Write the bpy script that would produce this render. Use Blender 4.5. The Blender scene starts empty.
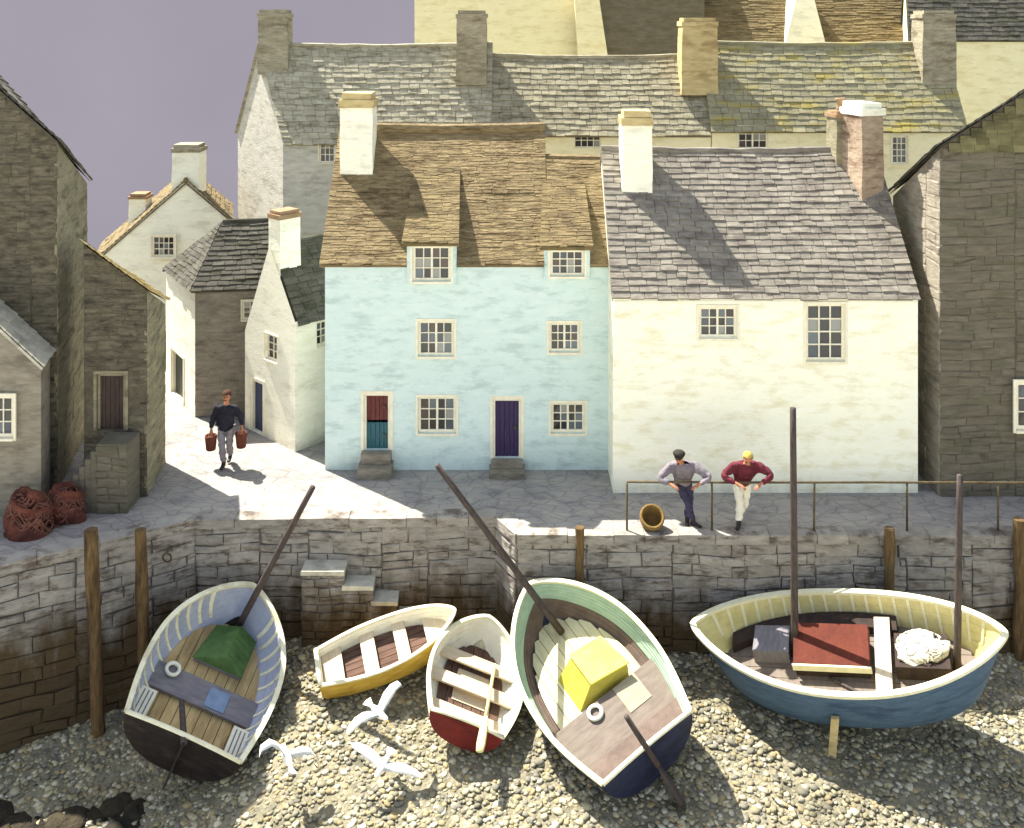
import bpy, math, random
import numpy as np
from mathutils import Vector, Matrix, noise
from mathutils.geometry import tessellate_polygon
rnd = random.Random(11)
SC = bpy.context.scene
COL = SC.collection
H, F, CX, YH = 10.3, 1000.0, 512.0, 20.0          # camera height, focal length in px, principal point
V = Vector
def W(px, py, D): return V(((px - CX) / F * D, D, H - (py - YH) / F * D))
def G(px, py, z=0.0):
    D = (H - z) / (py - YH) * F
    return V(((px - CX) / F * D, D, z))
def lin(c):
    return tuple((x / 255 / 12.92) if x <= 10 else ((x / 255 + .055) / 1.055) ** 2.4 for x in c)

# ------------------------------------------------------------------ materials
def mat(name, c1, c2, c3=None, scale=3, stretch=(1, 1, 1), bump=.35, bscale=14, rough=.9, tone=.0, patch=1.2,
        lo=.32, hi=.68, dist=.02, spec=.25, ramp=None, low=None, cells=None, damp=None):
    m = bpy.data.materials.new(name); m.use_nodes = True
    nt = m.node_tree; N = nt.nodes; L = nt.links
    b = N['Principled BSDF']
    b.inputs['Roughness'].default_value = rough
    b.inputs['Specular IOR Level'].default_value = spec
    tc = N.new('ShaderNodeTexCoord'); mp = N.new('ShaderNodeMapping')
    mp.inputs['Scale'].default_value = stretch
    L.new(tc.outputs['Object'], mp.inputs['Vector'])
    n1 = N.new('ShaderNodeTexNoise'); n1.inputs['Scale'].default_value = scale; n1.inputs['Detail'].default_value = 8
    n1.inputs['Roughness'].default_value = .62; n1.inputs['Distortion'].default_value = .35
    L.new(mp.outputs[0], n1.inputs['Vector'])
    r1 = N.new('ShaderNodeValToRGB'); e = r1.color_ramp.elements
    e[0].position = lo; e[0].color = (*lin(c1), 1); e[1].position = hi; e[1].color = (*lin(c2), 1)
    L.new(n1.outputs['Fac'], r1.inputs['Fac'])
    col = r1.outputs['Color']
    def mix(f, a, bcol, mode='MIX'):
        x = N.new('ShaderNodeMix'); x.data_type = 'RGBA'; x.blend_type = mode
        if isinstance(f, float): x.inputs[0].default_value = f
        else: L.new(f, x.inputs[0])
        for s, i in ((a, 6), (bcol, 7)):
            if isinstance(s, tuple): x.inputs[i].default_value = (*s, 1)
            else: L.new(s, x.inputs[i])
        return x.outputs[2]
    if c3:
        n2 = N.new('ShaderNodeTexNoise'); n2.inputs['Scale'].default_value = patch; n2.inputs['Detail'].default_value = 7
        n2.inputs['Roughness'].default_value = .7
        L.new(mp.outputs[0], n2.inputs['Vector'])
        r2 = N.new('ShaderNodeValToRGB'); r2.color_ramp.elements[0].position = .5; r2.color_ramp.elements[1].position = .64
        L.new(n2.outputs['Fac'], r2.inputs['Fac'])
        col = mix(r2.outputs['Color'], col, lin(c3))
    if low:                                        # weed and tide stain: (colour, z below which it grows, blend width)
        g = N.new('ShaderNodeNewGeometry'); sx = N.new('ShaderNodeSeparateXYZ'); L.new(g.outputs['Position'], sx.inputs[0])
        n4 = N.new('ShaderNodeTexNoise'); n4.inputs['Scale'].default_value = 2.2; n4.inputs['Detail'].default_value = 6
        mp4 = N.new('ShaderNodeMapping'); mp4.inputs['Scale'].default_value = (1.5, 1.5, .45); L.new(g.outputs['Position'], mp4.inputs['Vector']); L.new(mp4.outputs[0], n4.inputs['Vector'])
        ad = N.new('ShaderNodeMath'); ad.operation = 'MULTIPLY_ADD'; L.new(n4.outputs['Fac'], ad.inputs[0]); ad.inputs[1].default_value = 2.2
        L.new(sx.outputs['Z'], ad.inputs[2])
        mr = N.new('ShaderNodeMapRange'); L.new(ad.outputs[0], mr.inputs['Value'])
        mr.inputs['From Min'].default_value = low[1] + 1.1 + low[2]; mr.inputs['From Max'].default_value = low[1] + 1.1 - low[2]
        sc = N.new('ShaderNodeMath'); sc.operation = 'MULTIPLY'; L.new(mr.outputs[0], sc.inputs[0]); sc.inputs[1].default_value = low[3] if len(low) > 3 else .85
        col = mix(sc.outputs[0], col, lin(low[0]))
    if tone or ramp:
        at = N.new('ShaderNodeAttribute'); at.attribute_name = 'tone'
        if ramp:
            r3 = N.new('ShaderNodeValToRGB'); r3.color_ramp.interpolation = 'CONSTANT'
            el = r3.color_ramp.elements
            while len(el) < len(ramp): el.new(.5)
            for i, c in enumerate(ramp): el[i].position = i / len(ramp); el[i].color = (*lin(c), 1)
            L.new(at.outputs['Fac'], r3.inputs['Fac'])
            col = mix(.85, col, r3.outputs['Color'])
        if tone:
            ma = N.new('ShaderNodeMath'); ma.operation = 'MULTIPLY_ADD'
            L.new(at.outputs['Fac'], ma.inputs[0]); ma.inputs[1].default_value = 2 * tone; ma.inputs[2].default_value = 1 - tone
            cx = N.new('ShaderNodeCombineXYZ')
            for i in range(3): L.new(ma.outputs[0], cx.inputs[i])
            col = mix(1.0, col, cx.outputs[0], 'MULTIPLY')
    if damp:                                       # broad wet or weedy patches: (colour, scale, strength)
        g5 = N.new('ShaderNodeNewGeometry'); n5 = N.new('ShaderNodeTexNoise'); n5.inputs['Scale'].default_value = damp[1]; n5.inputs['Detail'].default_value = 6
        n5.inputs['Roughness'].default_value = .7; L.new(g5.outputs['Position'], n5.inputs['Vector'])
        r5 = N.new('ShaderNodeValToRGB'); r5.color_ramp.elements[0].position = .5; r5.color_ramp.elements[1].position = .66
        r5.color_ramp.elements[1].color = (damp[2],) * 3 + (1,)
        L.new(n5.outputs['Fac'], r5.inputs['Fac']); col = mix(r5.outputs['Color'], col, lin(damp[0]))
    cell_h = None
    if cells:
        nw = N.new('ShaderNodeTexNoise'); nw.inputs['Scale'].default_value = 1.2; L.new(tc.outputs['Object'], nw.inputs['Vector'])
        vm = N.new('ShaderNodeMix'); vm.data_type = 'VECTOR'; vm.inputs[0].default_value = .12
        L.new(mp.outputs[0], vm.inputs[4]); L.new(nw.outputs['Color'], vm.inputs[5])
        vo = N.new('ShaderNodeTexVoronoi'); vo.feature = 'DISTANCE_TO_EDGE'; vo.inputs['Scale'].default_value = cells[0]; L.new(vm.outputs[1], vo.inputs['Vector'])
        r6 = N.new('ShaderNodeValToRGB'); r6.color_ramp.elements[0].position = .0; r6.color_ramp.elements[1].position = .07
        r6.color_ramp.elements[0].color = (1 - cells[1],) * 3 + (1,); L.new(vo.outputs['Distance'], r6.inputs['Fac'])
        col = mix(1.0, col, r6.outputs['Color'], 'MULTIPLY'); cell_h = r6.outputs['Color']
    L.new(col, b.inputs['Base Color'])
    if bump:
        n3 = N.new('ShaderNodeTexNoise'); n3.inputs['Scale'].default_value = bscale; n3.inputs['Detail'].default_value = 6
        n3.inputs['Roughness'].default_value = .65
        L.new(mp.outputs[0], n3.inputs['Vector'])
        bp = N.new('ShaderNodeBump'); bp.inputs['Strength'].default_value = bump; bp.inputs['Distance'].default_value = dist
        L.new(n3.outputs['Fac'], bp.inputs['Height']); L.new(bp.outputs[0], b.inputs['Normal'])
    return m
ST = (1, 1, 3.2)
MT = dict(
    blue_wash=mat('blue_limewash', (204, 225, 221), (218, 233, 228), (186, 206, 202), 2.2, ST, .5, 7, dist=.03, patch=1.4, low=((150, 146, 118), -.28, .5, .55)),
    cream_wash=mat('cream_limewash', (250, 248, 224), (254, 253, 236), (234, 228, 196), 2.2, ST, .5, 7, dist=.03, patch=1.4, low=((150, 146, 118), -.28, .5, .55)),
    white_wash=mat('white_limewash', (238, 236, 214), (252, 250, 232), (220, 215, 196), 2.4, ST, .5, 8, dist=.03, low=((150, 146, 118), -.28, .5, .55)),
    grey_wash=mat('grey_render', (188, 184, 172), (212, 208, 194), (170, 165, 152), 2.2, ST, .5, 8, dist=.03, low=((150, 146, 118), -.28, .5, .55)),
    butter_wash=mat('butter_limewash', (236, 227, 184), (245, 237, 200), (224, 211, 164), 2, ST, .5, 7, dist=.03),
    grey_stone=mat('grey_stone', (134, 126, 110), (160, 152, 136), (118, 110, 98), 3, ST, .7, 9, tone=.14, dist=.05),
    dark_stone=mat('dark_rubble_stone', (84, 79, 66), (122, 114, 96), (64, 60, 51), 4, ST, 1, 7, tone=.15, patch=1.9, dist=.06),
    mortar=mat('dark_mortar', (72, 67, 56), (102, 95, 80), None, 5, (1, 1, 1), .6, 12),
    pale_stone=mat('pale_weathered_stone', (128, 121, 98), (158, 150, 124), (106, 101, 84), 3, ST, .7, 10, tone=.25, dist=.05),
    brown_stone=mat('brown_rubble_stone', (100, 94, 82), (124, 116, 101), (98, 96, 76), 2.4, (1, 1, 4), 1, 6, tone=.1, patch=.9, dist=.05),
    olive_slate=mat('olive_hung_slate', (92, 88, 60), (118, 112, 80), (78, 74, 52), 3, ST, .6, 10, tone=.25),
    quay_stone=mat('quay_granite', (142, 137, 130), (172, 165, 155), (100, 89, 80), 3.0, ST, 1, 6, tone=.13, patch=1.9, dist=.06, low=((78, 62, 38), -1.4, .5, .95)),
    quay_mortar=mat('quay_mortar', (108, 102, 94), (138, 131, 121), None, 4, (1, 1, 1), .6, 12, low=((56, 45, 30), -1.4, .5, .95)),
    tread=mat('sunlit_pale_stone', (176, 172, 156), (206, 200, 180), (150, 146, 134), 4, (1, 1, 1), .6, 10, dist=.03),
    thatch=mat('old_thatch', (112, 95, 66), (162, 144, 108), (96, 80, 55), 3.6, (1, 1, 5), 1, 11, tone=.16, dist=.05, patch=1.4),
    thatch_dark=mat('brown_thatch', (106, 92, 64), (142, 125, 90), (90, 77, 54), 3, (1, 1, 5), .8, 9, tone=.15, dist=.05),
    slate_mauve=mat('mauve_slate', (112, 106, 98), (150, 143, 130), (104, 97, 90), 2.6, (1, 1, 4), .6, 10, tone=.13, patch=1.5),
    slate_green=mat('lichened_slate', (150, 144, 122), (190, 184, 162), (128, 122, 100), 2.6, (1, 1, 4), .7, 10, tone=.13, patch=1.7),
    slate_grey=mat('grey_slate', (136, 129, 106), (174, 167, 142), (120, 112, 90), 2.6, (1, 1, 4), .7, 10, tone=.13, patch=1.6),
    slate_yellow=mat('yellow_lichen_slate', (130, 124, 100), (164, 158, 128), (164, 150, 82), 2.2, (1, 1, 4), .7, 10, tone=.13, patch=.75),
    slate_dark=mat('dark_slate', (70, 68, 62), (96, 92, 82), (60, 60, 44), 2.6, (1, 1, 4), .6, 10, tone=.25),
    buff=mat('buff_render', (178, 158, 110), (204, 186, 138), (156, 134, 92), 3, ST, .6, 9),
    chimney_grey=mat('chimney_stone', (140, 132, 110), (178, 170, 146), (122, 112, 92), 4, ST, .8, 9, tone=.2, dist=.05),
    brick=mat('old_red_brick', (150, 130, 110), (182, 164, 142), (116, 90, 74), 5, ST, .7, 10, tone=.3),
    pot=mat('clay_pot', (134, 108, 82), (160, 134, 104), None, 5, (1, 1, 1), .4, 12),
    pot_dark=mat('sooty_opening', (28, 22, 20), (40, 32, 28), None, 5, (1, 1, 1), .2, 12),
    frame=mat('cream_window_paint', (226, 218, 192), (244, 238, 216), None, 6, (1, 1, 1), .2, 20, rough=.6),
    pane=mat('window_glass', (34, 40, 48), (60, 68, 76), None, 9, (1, 1, 1), .25, 6, rough=.12, spec=.5,
             ramp=[(30, 34, 42), (66, 76, 88), (44, 34, 30), (96, 108, 116), (38, 44, 40), (74, 58, 50), (150, 152, 146), (26, 28, 34)]),
    door_purple=mat('purple_door_paint', (48, 36, 70), (66, 50, 90), None, 5, (4, 4, .6), .3, 14, rough=.55),
    door_red=mat('maroon_door_paint', (86, 40, 40), (110, 56, 52), None, 5, (4, 4, .6), .3, 14, rough=.55),
    door_teal=mat('teal_door_paint', (44, 84, 94), (62, 108, 116), None, 5, (4, 4, .6), .3, 14, rough=.55),
    door_navy=mat('navy_door_paint', (48, 60, 86), (64, 78, 104), None, 5, (4, 4, .6), .3, 14, rough=.55),
    door_dark=mat('dark_door_wood', (52, 42, 40), (76, 62, 56), None, 5, (4, 4, .6), .4, 14, rough=.7),
    door_green=mat('grey_green_door', (50, 54, 46), (68, 72, 60), None, 5, (4, 4, .6), .3, 14, rough=.6),
    iron=mat('rusty_iron', (74, 64, 46), (104, 92, 66), (60, 46, 34), 9, (1, 1, 1), .4, 20, rough=.7),
    cobble=mat('cobbled_pavement', (150, 145, 142), (172, 165, 154), (138, 134, 134), 1.6, (1, 1.7, 1), .9, 6, dist=.03, patch=1.3, cells=(2.6, .3), damp=((116, 113, 112), .5, .6)),
    hill=mat('hill_turf', (92, 96, 58), (122, 118, 76), (140, 126, 84), .8, (1, 1, 1), .6, 4),
    bounce_sheet=mat('pale_bounce_sheet', (206, 203, 193), (220, 217, 207), None, .4, (1, 1, 1), .3, 6),
    shingle=mat('wet_shingle', (124, 118, 98), (158, 150, 126), (108, 104, 88), 5, (1, 1, 1), 1.0, 9, dist=.08, patch=2.2),
    pebble=mat('pebble', (126, 118, 94), (146, 138, 112), None, 6, (1, 1, 1), .3, 20, tone=.25,
               ramp=[(152, 144, 118), (184, 176, 148), (124, 122, 112), (164, 146, 108), (198, 192, 170), (136, 130, 106), (172, 162, 132), (116, 112, 100)], damp=((92, 88, 72), .55, .75)),
    timber=mat('weathered_timber', (78, 60, 38), (120, 98, 66), (56, 42, 28), 6, (3, 3, .5), .8, 14, dist=.03),
    spar=mat('tarred_spar', (58, 50, 48), (84, 74, 70), None, 6, (3, 3, .5), .4, 14, rough=.7),
    hull_black=mat('black_tarred_hull', (20, 17, 20), (38, 32, 34), (52, 44, 40), 6, (1, 1, 3), .4, 16, rough=.6),
    hull_navy=mat('navy_hull_paint', (30, 36, 58), (44, 50, 76), (26, 28, 44), 5, (1, 1, 3), .35, 16, rough=.6),
    hull_blue=mat('blue_hull_paint', (62, 84, 106), (82, 105, 126), (52, 72, 94), 4, (1, 1, 5), .35, 14, rough=.6),
    hull_ochre=mat('ochre_hull_paint', (176, 144, 54), (200, 168, 76), (160, 128, 48), 4, (1, 1, 3), .3, 14, rough=.6),
    hull_cream=mat('cream_hull_paint', (224, 218, 186), (240, 236, 208), (200, 192, 160), 4, (1, 1, 3), .3, 14, rough=.6),
    hull_red=mat('oxide_red_paint', (92, 26, 24), (118, 38, 34), (76, 22, 22), 5, (1, 1, 3), .3, 14, rough=.6),
    hull_green=mat('green_hull_paint', (158, 184, 162), (176, 200, 178), (146, 172, 150), 4, (1, 1, 3), .3, 14, rough=.6),
    rail_cream=mat('cream_gunwale', (216, 212, 176), (234, 230, 198), None, 5, (1, 1, 1), .3, 16, rough=.6),
    lin_blue=mat('lilac_blue_lining', (158, 164, 184), (180, 186, 202), None, 4, (1, 1, 1), .3, 14),
    lin_white=mat('white_lining', (218, 214, 194), (236, 232, 214), None, 4, (1, 1, 1), .3, 14),
    lin_yellow=mat('straw_lining', (200, 190, 132), (220, 210, 154), None, 4, (1, 1, 1), .3, 14),
    lin_brown=mat('mauve_brown_lining', (100, 86, 78), (122, 106, 97), None, 4, (1, 1, 1), .3, 14),
    lin_pink=mat('bare_plank_lining', (178, 160, 138), (198, 182, 158), None, 4, (1, 1, 1), .3, 14),
    fl_tan=mat('tan_floor_boards', (176, 150, 104), (200, 176, 128), (160, 136, 96), 4, (3, .6, 1), .35, 14, tone=.1),
    fl_cream=mat('cream_floor_boards', (214, 204, 162), (232, 224, 186), (196, 186, 148), 4, (3, .6, 1), .35, 14, tone=.08),
    fl_brown=mat('brown_bilge_boards', (80, 60, 50), (106, 82, 70), None, 4, (3, .6, 1), .4, 14, tone=.15),
    thwart=mat('pale_thwart_wood', (196, 178, 148), (216, 200, 172), None, 4, (.6, 3, 1), .35, 14),
    deck_grey=mat('mauve_grey_deck', (110, 106, 112), (134, 130, 134), None, 4, (.8, 3, 1), .3, 14),
    deck_taupe=mat('taupe_deck', (106, 96, 88), (126, 115, 105), None, 4, (.8, 3, 1), .3, 14),
    deck_patch=mat('pale_deck_patch', (150, 140, 118), (170, 160, 136), None, 4, (.8, 3, 1), .3, 14),
    blue_pad=mat('faded_blue_board', (112, 132, 160), (134, 152, 178), None, 5, (1, 1, 1), .3, 14),
    tarp_green=mat('green_canvas', (72, 100, 54), (94, 122, 72), (60, 86, 46), 5, (1, 1, 1), .5, 12),
    yellow=mat('bright_yellow_paint', (226, 214, 66), (240, 228, 96), (206, 192, 58), 4, (1, 1, 1), .3, 14, rough=.6),
    red_hatch=mat('rust_red_canvas', (86, 40, 30), (104, 52, 38), (74, 34, 27), 5, (1, 1, 1), .5, 14),
    dark_box=mat('dark_box_wood', (46, 38, 36), (66, 54, 48), None, 5, (1, 1, 1), .4, 14),
    net_white=mat('bleached_net', (214, 210, 192), (240, 236, 218), (186, 180, 160), 14, (1, 1, 1), 1.0, 40, dist=.03),
    net_red=mat('rust_red_net', (92, 48, 40), (126, 76, 60), (70, 40, 42), 7, (1, 1, 1), 1.0, 34, dist=.04),
    net_dark=mat('dark_net_twine', (84, 50, 44), (136, 92, 76), None, 6, (1, 1, 1), .8, 34, dist=.03),
    rope=mat('white_rope', (220, 216, 200), (240, 236, 220), None, 20, (1, 1, 1), .5, 40),
    wicker=mat('wicker', (112, 88, 46), (144, 118, 70), (88, 68, 36), 18, (1, 1, 4), .8, 40),
    gull=mat('white_feathers', (236, 234, 224), (250, 248, 240), None, 8, (1, 1, 1), .3, 20),
    gull_grey=mat('grey_feathers', (150, 150, 152), (182, 182, 184), None, 8, (1, 1, 1), .3, 20),
    beak=mat('gull_beak', (210, 150, 50), (220, 164, 66), None, 8, (1, 1, 1), .1, 20),
    skin=mat('weathered_skin', (176, 112, 82), (196, 134, 102), None, 20, (1, 1, 1), .2, 40, rough=.6),
    smock_grey=mat('grey_mauve_smock', (112, 105, 112), (136, 128, 134), None, 14, (1, 1, 1), .7, 24, dist=.02),
    smock_maroon=mat('maroon_smock', (84, 32, 42), (112, 48, 58), None, 14, (1, 1, 1), .7, 24, dist=.02),
    jersey_navy=mat('black_navy_jersey', (30, 30, 38), (48, 46, 56), None, 14, (1, 1, 1), .6, 24, dist=.02),
    trouser_navy=mat('navy_trousers', (48, 44, 66), (70, 64, 88), None, 14, (1, 1, 1), .6, 24, dist=.02),
    trouser_white=mat('white_canvas_trousers', (220, 214, 196), (238, 232, 216), None, 14, (1, 1, 1), .6, 24, dist=.02),
    trouser_grey=mat('grey_trousers', (122, 116, 120), (146, 140, 142), None, 14, (1, 1, 1), .6, 24, dist=.02),
    boot=mat('dark_boot', (36, 30, 34), (54, 46, 48), None, 10, (1, 1, 1), .2, 24, rough=.5),
    cap=mat('dark_cap', (38, 36, 34), (56, 52, 48), None, 14, (1, 1, 1), .5, 30),
    hair=mat('straw_hair', (178, 152, 70), (204, 180, 98), None, 18, (3, 3, .7), .8, 30),
    hair_brown=mat('reddish_hair', (70, 48, 38), (92, 64, 50), None, 18, (3, 3, .7), .8, 30),
    eye=mat('dark_eye', (20, 18, 18), (30, 26, 26), None, 8, (1, 1, 1), 0, 20, rough=.2),
    bucket=mat('russet_bucket', (88, 46, 36), (112, 62, 48), (74, 40, 32), 8, (1, 1, 1), .4, 20),
    weed=mat('shadow_dark_rock', (42, 38, 30), (66, 58, 42), (32, 34, 30), 5, (1, 1, 1), 1, 12, tone=.3, dist=.06),  # very dark rock colour, standing in for shade on the beach
)

# ------------------------------------------------------------------ mesh helpers
class MB:
    def __init__(s): s.v = []; s.f = []; s.t = []; s.m = []
    def face(s, pts, tone=.5, mi=0):
        n = len(s.v); s.v += [tuple(p) for p in pts]; s.f.append(tuple(range(n, n + len(pts)))); s.t.append(tone); s.m.append(mi)
    def raw(s, vs, fs, tone=.5, mi=0):
        n = len(s.v); s.v += [tuple(p) for p in vs]
        for f in fs: s.f.append(tuple(i + n for i in f)); s.t.append(tone); s.m.append(mi)
    def hexa(s, b, t, tone=.5, mi=0):               # bottom ring, top ring (same length)
        k = len(b)
        s.raw(list(b) + list(t), [tuple(range(k))[::-1], tuple(range(k, 2 * k))] + [(i, (i + 1) % k, k + (i + 1) % k, k + i) for i in range(k)], tone, mi)
    def box(s, x0, x1, y0, y1, z0, z1, tone=.5, mi=0, j=0, M=None):
        J = lambda: (rnd.random() - .5) * 2 * j
        b = [V((x0 + J(), y0 + J(), z0)), V((x1 + J(), y0 + J(), z0)), V((x1 + J(), y1 + J(), z0)), V((x0 + J(), y1 + J(), z0))]
        t = [V((x0 + J(), y0 + J(), z1 + J())), V((x1 + J(), y0 + J(), z1 + J())), V((x1 + J(), y1 + J(), z1 + J())), V((x0 + J(), y1 + J(), z1 + J()))]
        if M: b = [M @ p for p in b]; t = [M @ p for p in t]
        s.hexa(b, t, tone, mi)
    def tube(s, pts, rad, n=8, tone=.5, closed=False, mi=0, flat=1.0):
        pts = [V(p) for p in pts]; k = len(pts)
        if not isinstance(rad, (list, tuple)): rad = [rad] * k
        vs = []; up = None
        for i, p in enumerate(pts):
            a = pts[(i - 1) % k] if (i or closed) else p; b = pts[(i + 1) % k] if (i < k - 1 or closed) else p
            d = (b - a).normalized()
            if up is None: up = d.orthogonal().normalized() if abs(d.z) > .9 else V((0, 0, 1))
            u = (up - d * up.dot(d))
            u = u.normalized() if u.length > 1e-5 else d.orthogonal().normalized()
            w = d.cross(u); up = u
            for q in range(n):
                an = 2 * math.pi * q / n
                vs.append(p + (w * math.cos(an) + u * math.sin(an) * flat) * rad[i])
        fs = []
        for i in range(k if closed else k - 1):
            i2 = (i + 1) % k
            for q in range(n): fs.append((i * n + q, i * n + (q + 1) % n, i2 * n + (q + 1) % n, i2 * n + q))
        if not closed: fs += [tuple(range(n))[::-1], tuple(range((k - 1) * n, k * n))]
        s.raw(vs, fs, tone, mi)
    def lathe(s, prof, n=16, c=(0, 0, 0), tone=.5, mi=0, M=None):
        vs = []; fs = []
        for r, z in prof:
            for q in range(n):
                a = 2 * math.pi * q / n; p = V((c[0] + r * math.cos(a), c[1] + r * math.sin(a), c[2] + z))
                vs.append(M @ p if M else p)
        for i in range(len(prof) - 1):
            for q in range(n): fs.append((i * n + q, i * n + (q + 1) % n, (i + 1) * n + (q + 1) % n, (i + 1) * n + q))
        fs += [tuple(range(n))[::-1], tuple(range((len(prof) - 1) * n, len(prof) * n))]
        s.raw(vs, fs, tone, mi)
    def build(s, name, mats, parent=None, smooth=False, local=False, off=None):
        if isinstance(mats, str): mats = [mats]
        me = bpy.data.meshes.new(name)
        o = V((0, 0, 0))
        if off is not None: o = V(off)
        elif parent is not None and not local:
            p = parent
            while p.parent: p = p.parent
            o = p.location
        me.from_pydata([(a[0] - o[0], a[1] - o[1], a[2] - o[2]) for a in s.v], [], s.f)
        at = me.attributes.new('tone', 'FLOAT', 'FACE'); at.data.foreach_set('value', s.t)
        for m in mats: me.materials.append(MT[m])
        me.polygons.foreach_set('material_index', s.m)
        if smooth: me.polygons.foreach_set('use_smooth', [True] * len(s.f))
        me.validate(); me.update()
        ob = bpy.data.objects.new(name, me); COL.objects.link(ob)
        if parent is not None: ob.parent = parent
        elif off is not None: ob.location = o
        return ob
def tag(o, label=None, cat=None, group=None, kind=None):
    for k, x in (('label', label), ('category', cat), ('group', group), ('kind', kind)):
        if x: o[k] = x
    return o
def thing(name, loc, label, cat, group=None):
    o = bpy.data.objects.new(name, None); COL.objects.link(o); o.location = loc; o.empty_display_size = .3
    return tag(o, label, cat, group)
def smooth_by(o, deg=40):
    o.data.polygons.foreach_set('use_smooth', [True] * len(o.data.polygons))
    try: o.data.set_sharp_from_angle(angle=math.radians(deg))
    except Exception: pass

def rubble(mb, pos, urange, h, N, ch=(.14, .28), sw=(.3, .8), proud=.03, gap=.009, tones=(.1, .9), depth=.05, band=(.9, 2.0)):
    """rough stones on a surface, coursed afresh every metre or two; pos(u, v) in metres -> point, N the outward normal"""
    L0 = min(urange(0)[0], urange(h)[0]); L1 = max(urange(0)[1], urange(h * .98)[1])
    p1, p2 = rnd.uniform(0, 6), rnd.uniform(0, 6)
    wob = lambda u, v: v + (.035 * math.sin(u * 1.7 + p1) + .02 * math.sin(u * 4.1 + v * 2 + p2)) * min(1, v / .3, (h - v) / .3)
    ub = L0
    while ub < L1 - .01:
        bw = rnd.uniform(*band)
        if L1 - ub - bw < .5: bw = L1 - ub
        v = 0
        while v < h - .03:
            c = min(rnd.uniform(*ch), h - v)
            if h - v - c < .07: c = h - v
            a0, b0 = urange(v); a1, b1 = urange(v + c)
            u0, u1 = max(a0, a1, ub), min(b0, b1, ub + bw)
            if ub > L0 + .01 and u0 == ub: u0 += rnd.uniform(-.02, .04)
            u = u0
            while u < u1 - .02:
                w = min(rnd.uniform(*sw) * (.7 + c * 1.6), u1 - u)
                if u1 - u - w < .12: w = u1 - u
                q = [(u + gap, v + gap), (u + w - gap, v + gap), (u + w - gap, v + c - gap), (u + gap, v + c - gap)]
                q = [(a + rnd.uniform(-1, 1) * .016, b + rnd.uniform(-1, 1) * .016) for a, b in q]
                q = [(a, max(0, min(h, wob(a, b)))) for a, b in q]
                cu = sum(a for a, b in q) / 4; cv = sum(b for a, b in q) / 4
                pr = proud * rnd.uniform(.2, 1.3); bv = .8 if w < .5 else .88
                base = [pos(a, b) - N * depth for a, b in q]
                mid = [pos(a, b) + N * pr * .45 for a, b in q]
                top = [pos(cu + (a - cu) * bv, cv + (b - cv) * (bv - .1)) + N * (pr + rnd.uniform(-.01, .01)) for a, b in q]
                t = rnd.uniform(*tones)
                mb.raw(base + mid + top, [(0, 1, 5, 4), (1, 2, 6, 5), (2, 3, 7, 6), (3, 0, 4, 7), (4, 5, 9, 8), (5, 6, 10, 9), (6, 7, 11, 10), (7, 4, 8, 11), (8, 9, 10, 11)], t)
                u += w
            v += c
        ub += bw

def roof_slope(mb, eL, eR, rR, rL, course=.2, wid=(.22, .4), th=.03, ragged=.03, slab=.1):
    """courses of slates (or thatch tufts) lapped from eaves to ridge, over a solid slab"""
    eL, eR, rR, rL = V(eL), V(eR), V(rR), V(rL)
    n = (eR - eL).cross(rL - eL)
    if n.length < 1e-6: n = (eR - eL).cross(rR - eL)
    n.normalize()
    if n.z < 0: n = -n
    mb.hexa([p - n * slab for p in (eL, eR, rR, rL)], [p - n * (.03 if (rR - rL).length < 1 else .03 + .009 * (rR - rL).length) for p in (eL, eR, rR, rL)], .35)
    ln = max((rL - eL).length, (rR - eR).length); k = max(2, int(ln / course))
    P = lambda u, v: (eL.lerp(eR, u)).lerp(rL.lerp(rR, u), v) - V((0, 0, sag * math.sin(math.pi * max(0, min(1, u))) * v + .012 * math.sin(u * wl * 2.3 + 1) * math.sin(v * 5)))
    wl = (eR - eL).length; sag = .011 * (rR - rL).length
    for i in range(k):
        v0, v1 = i / k, min(1.0, (i + 1.25) / k)
        wm = (P(1, v0) - P(0, v0)).length
        if wm < .05: continue
        u = 0.0
        while u < 1 - 1e-6:
            w = rnd.uniform(*wid) / wm
            if 1 - u - w < .1 / wm: w = 1 - u
            g = .006 / wm
            d = rnd.uniform(-1, .4) * ragged / ln
            t = th * rnd.uniform(.7, 1.4)
            a, b = P(u + g, max(-.02, v0 + d)) + n * t, P(u + w - g, max(-.02, v0 + d + rnd.uniform(-.4, .4) * ragged / ln)) + n * t * rnd.uniform(.8, 1.2)
            c, e = P(u + w - g, v1) + n * .004, P(u + g, v1) + n * .004
            a2, b2 = P(u + g, max(-.02, v0 + d)) - n * .02, P(u + w - g, max(-.02, v0 + d)) - n * .02
            mb.raw([a, b, c, e, a2, b2], [(0, 1, 2, 3), (4, 5, 1, 0), (4, 0, 3), (5, 2, 1)], min(1, max(0, rnd.gauss(.5, .22))))
            u += w

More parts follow.
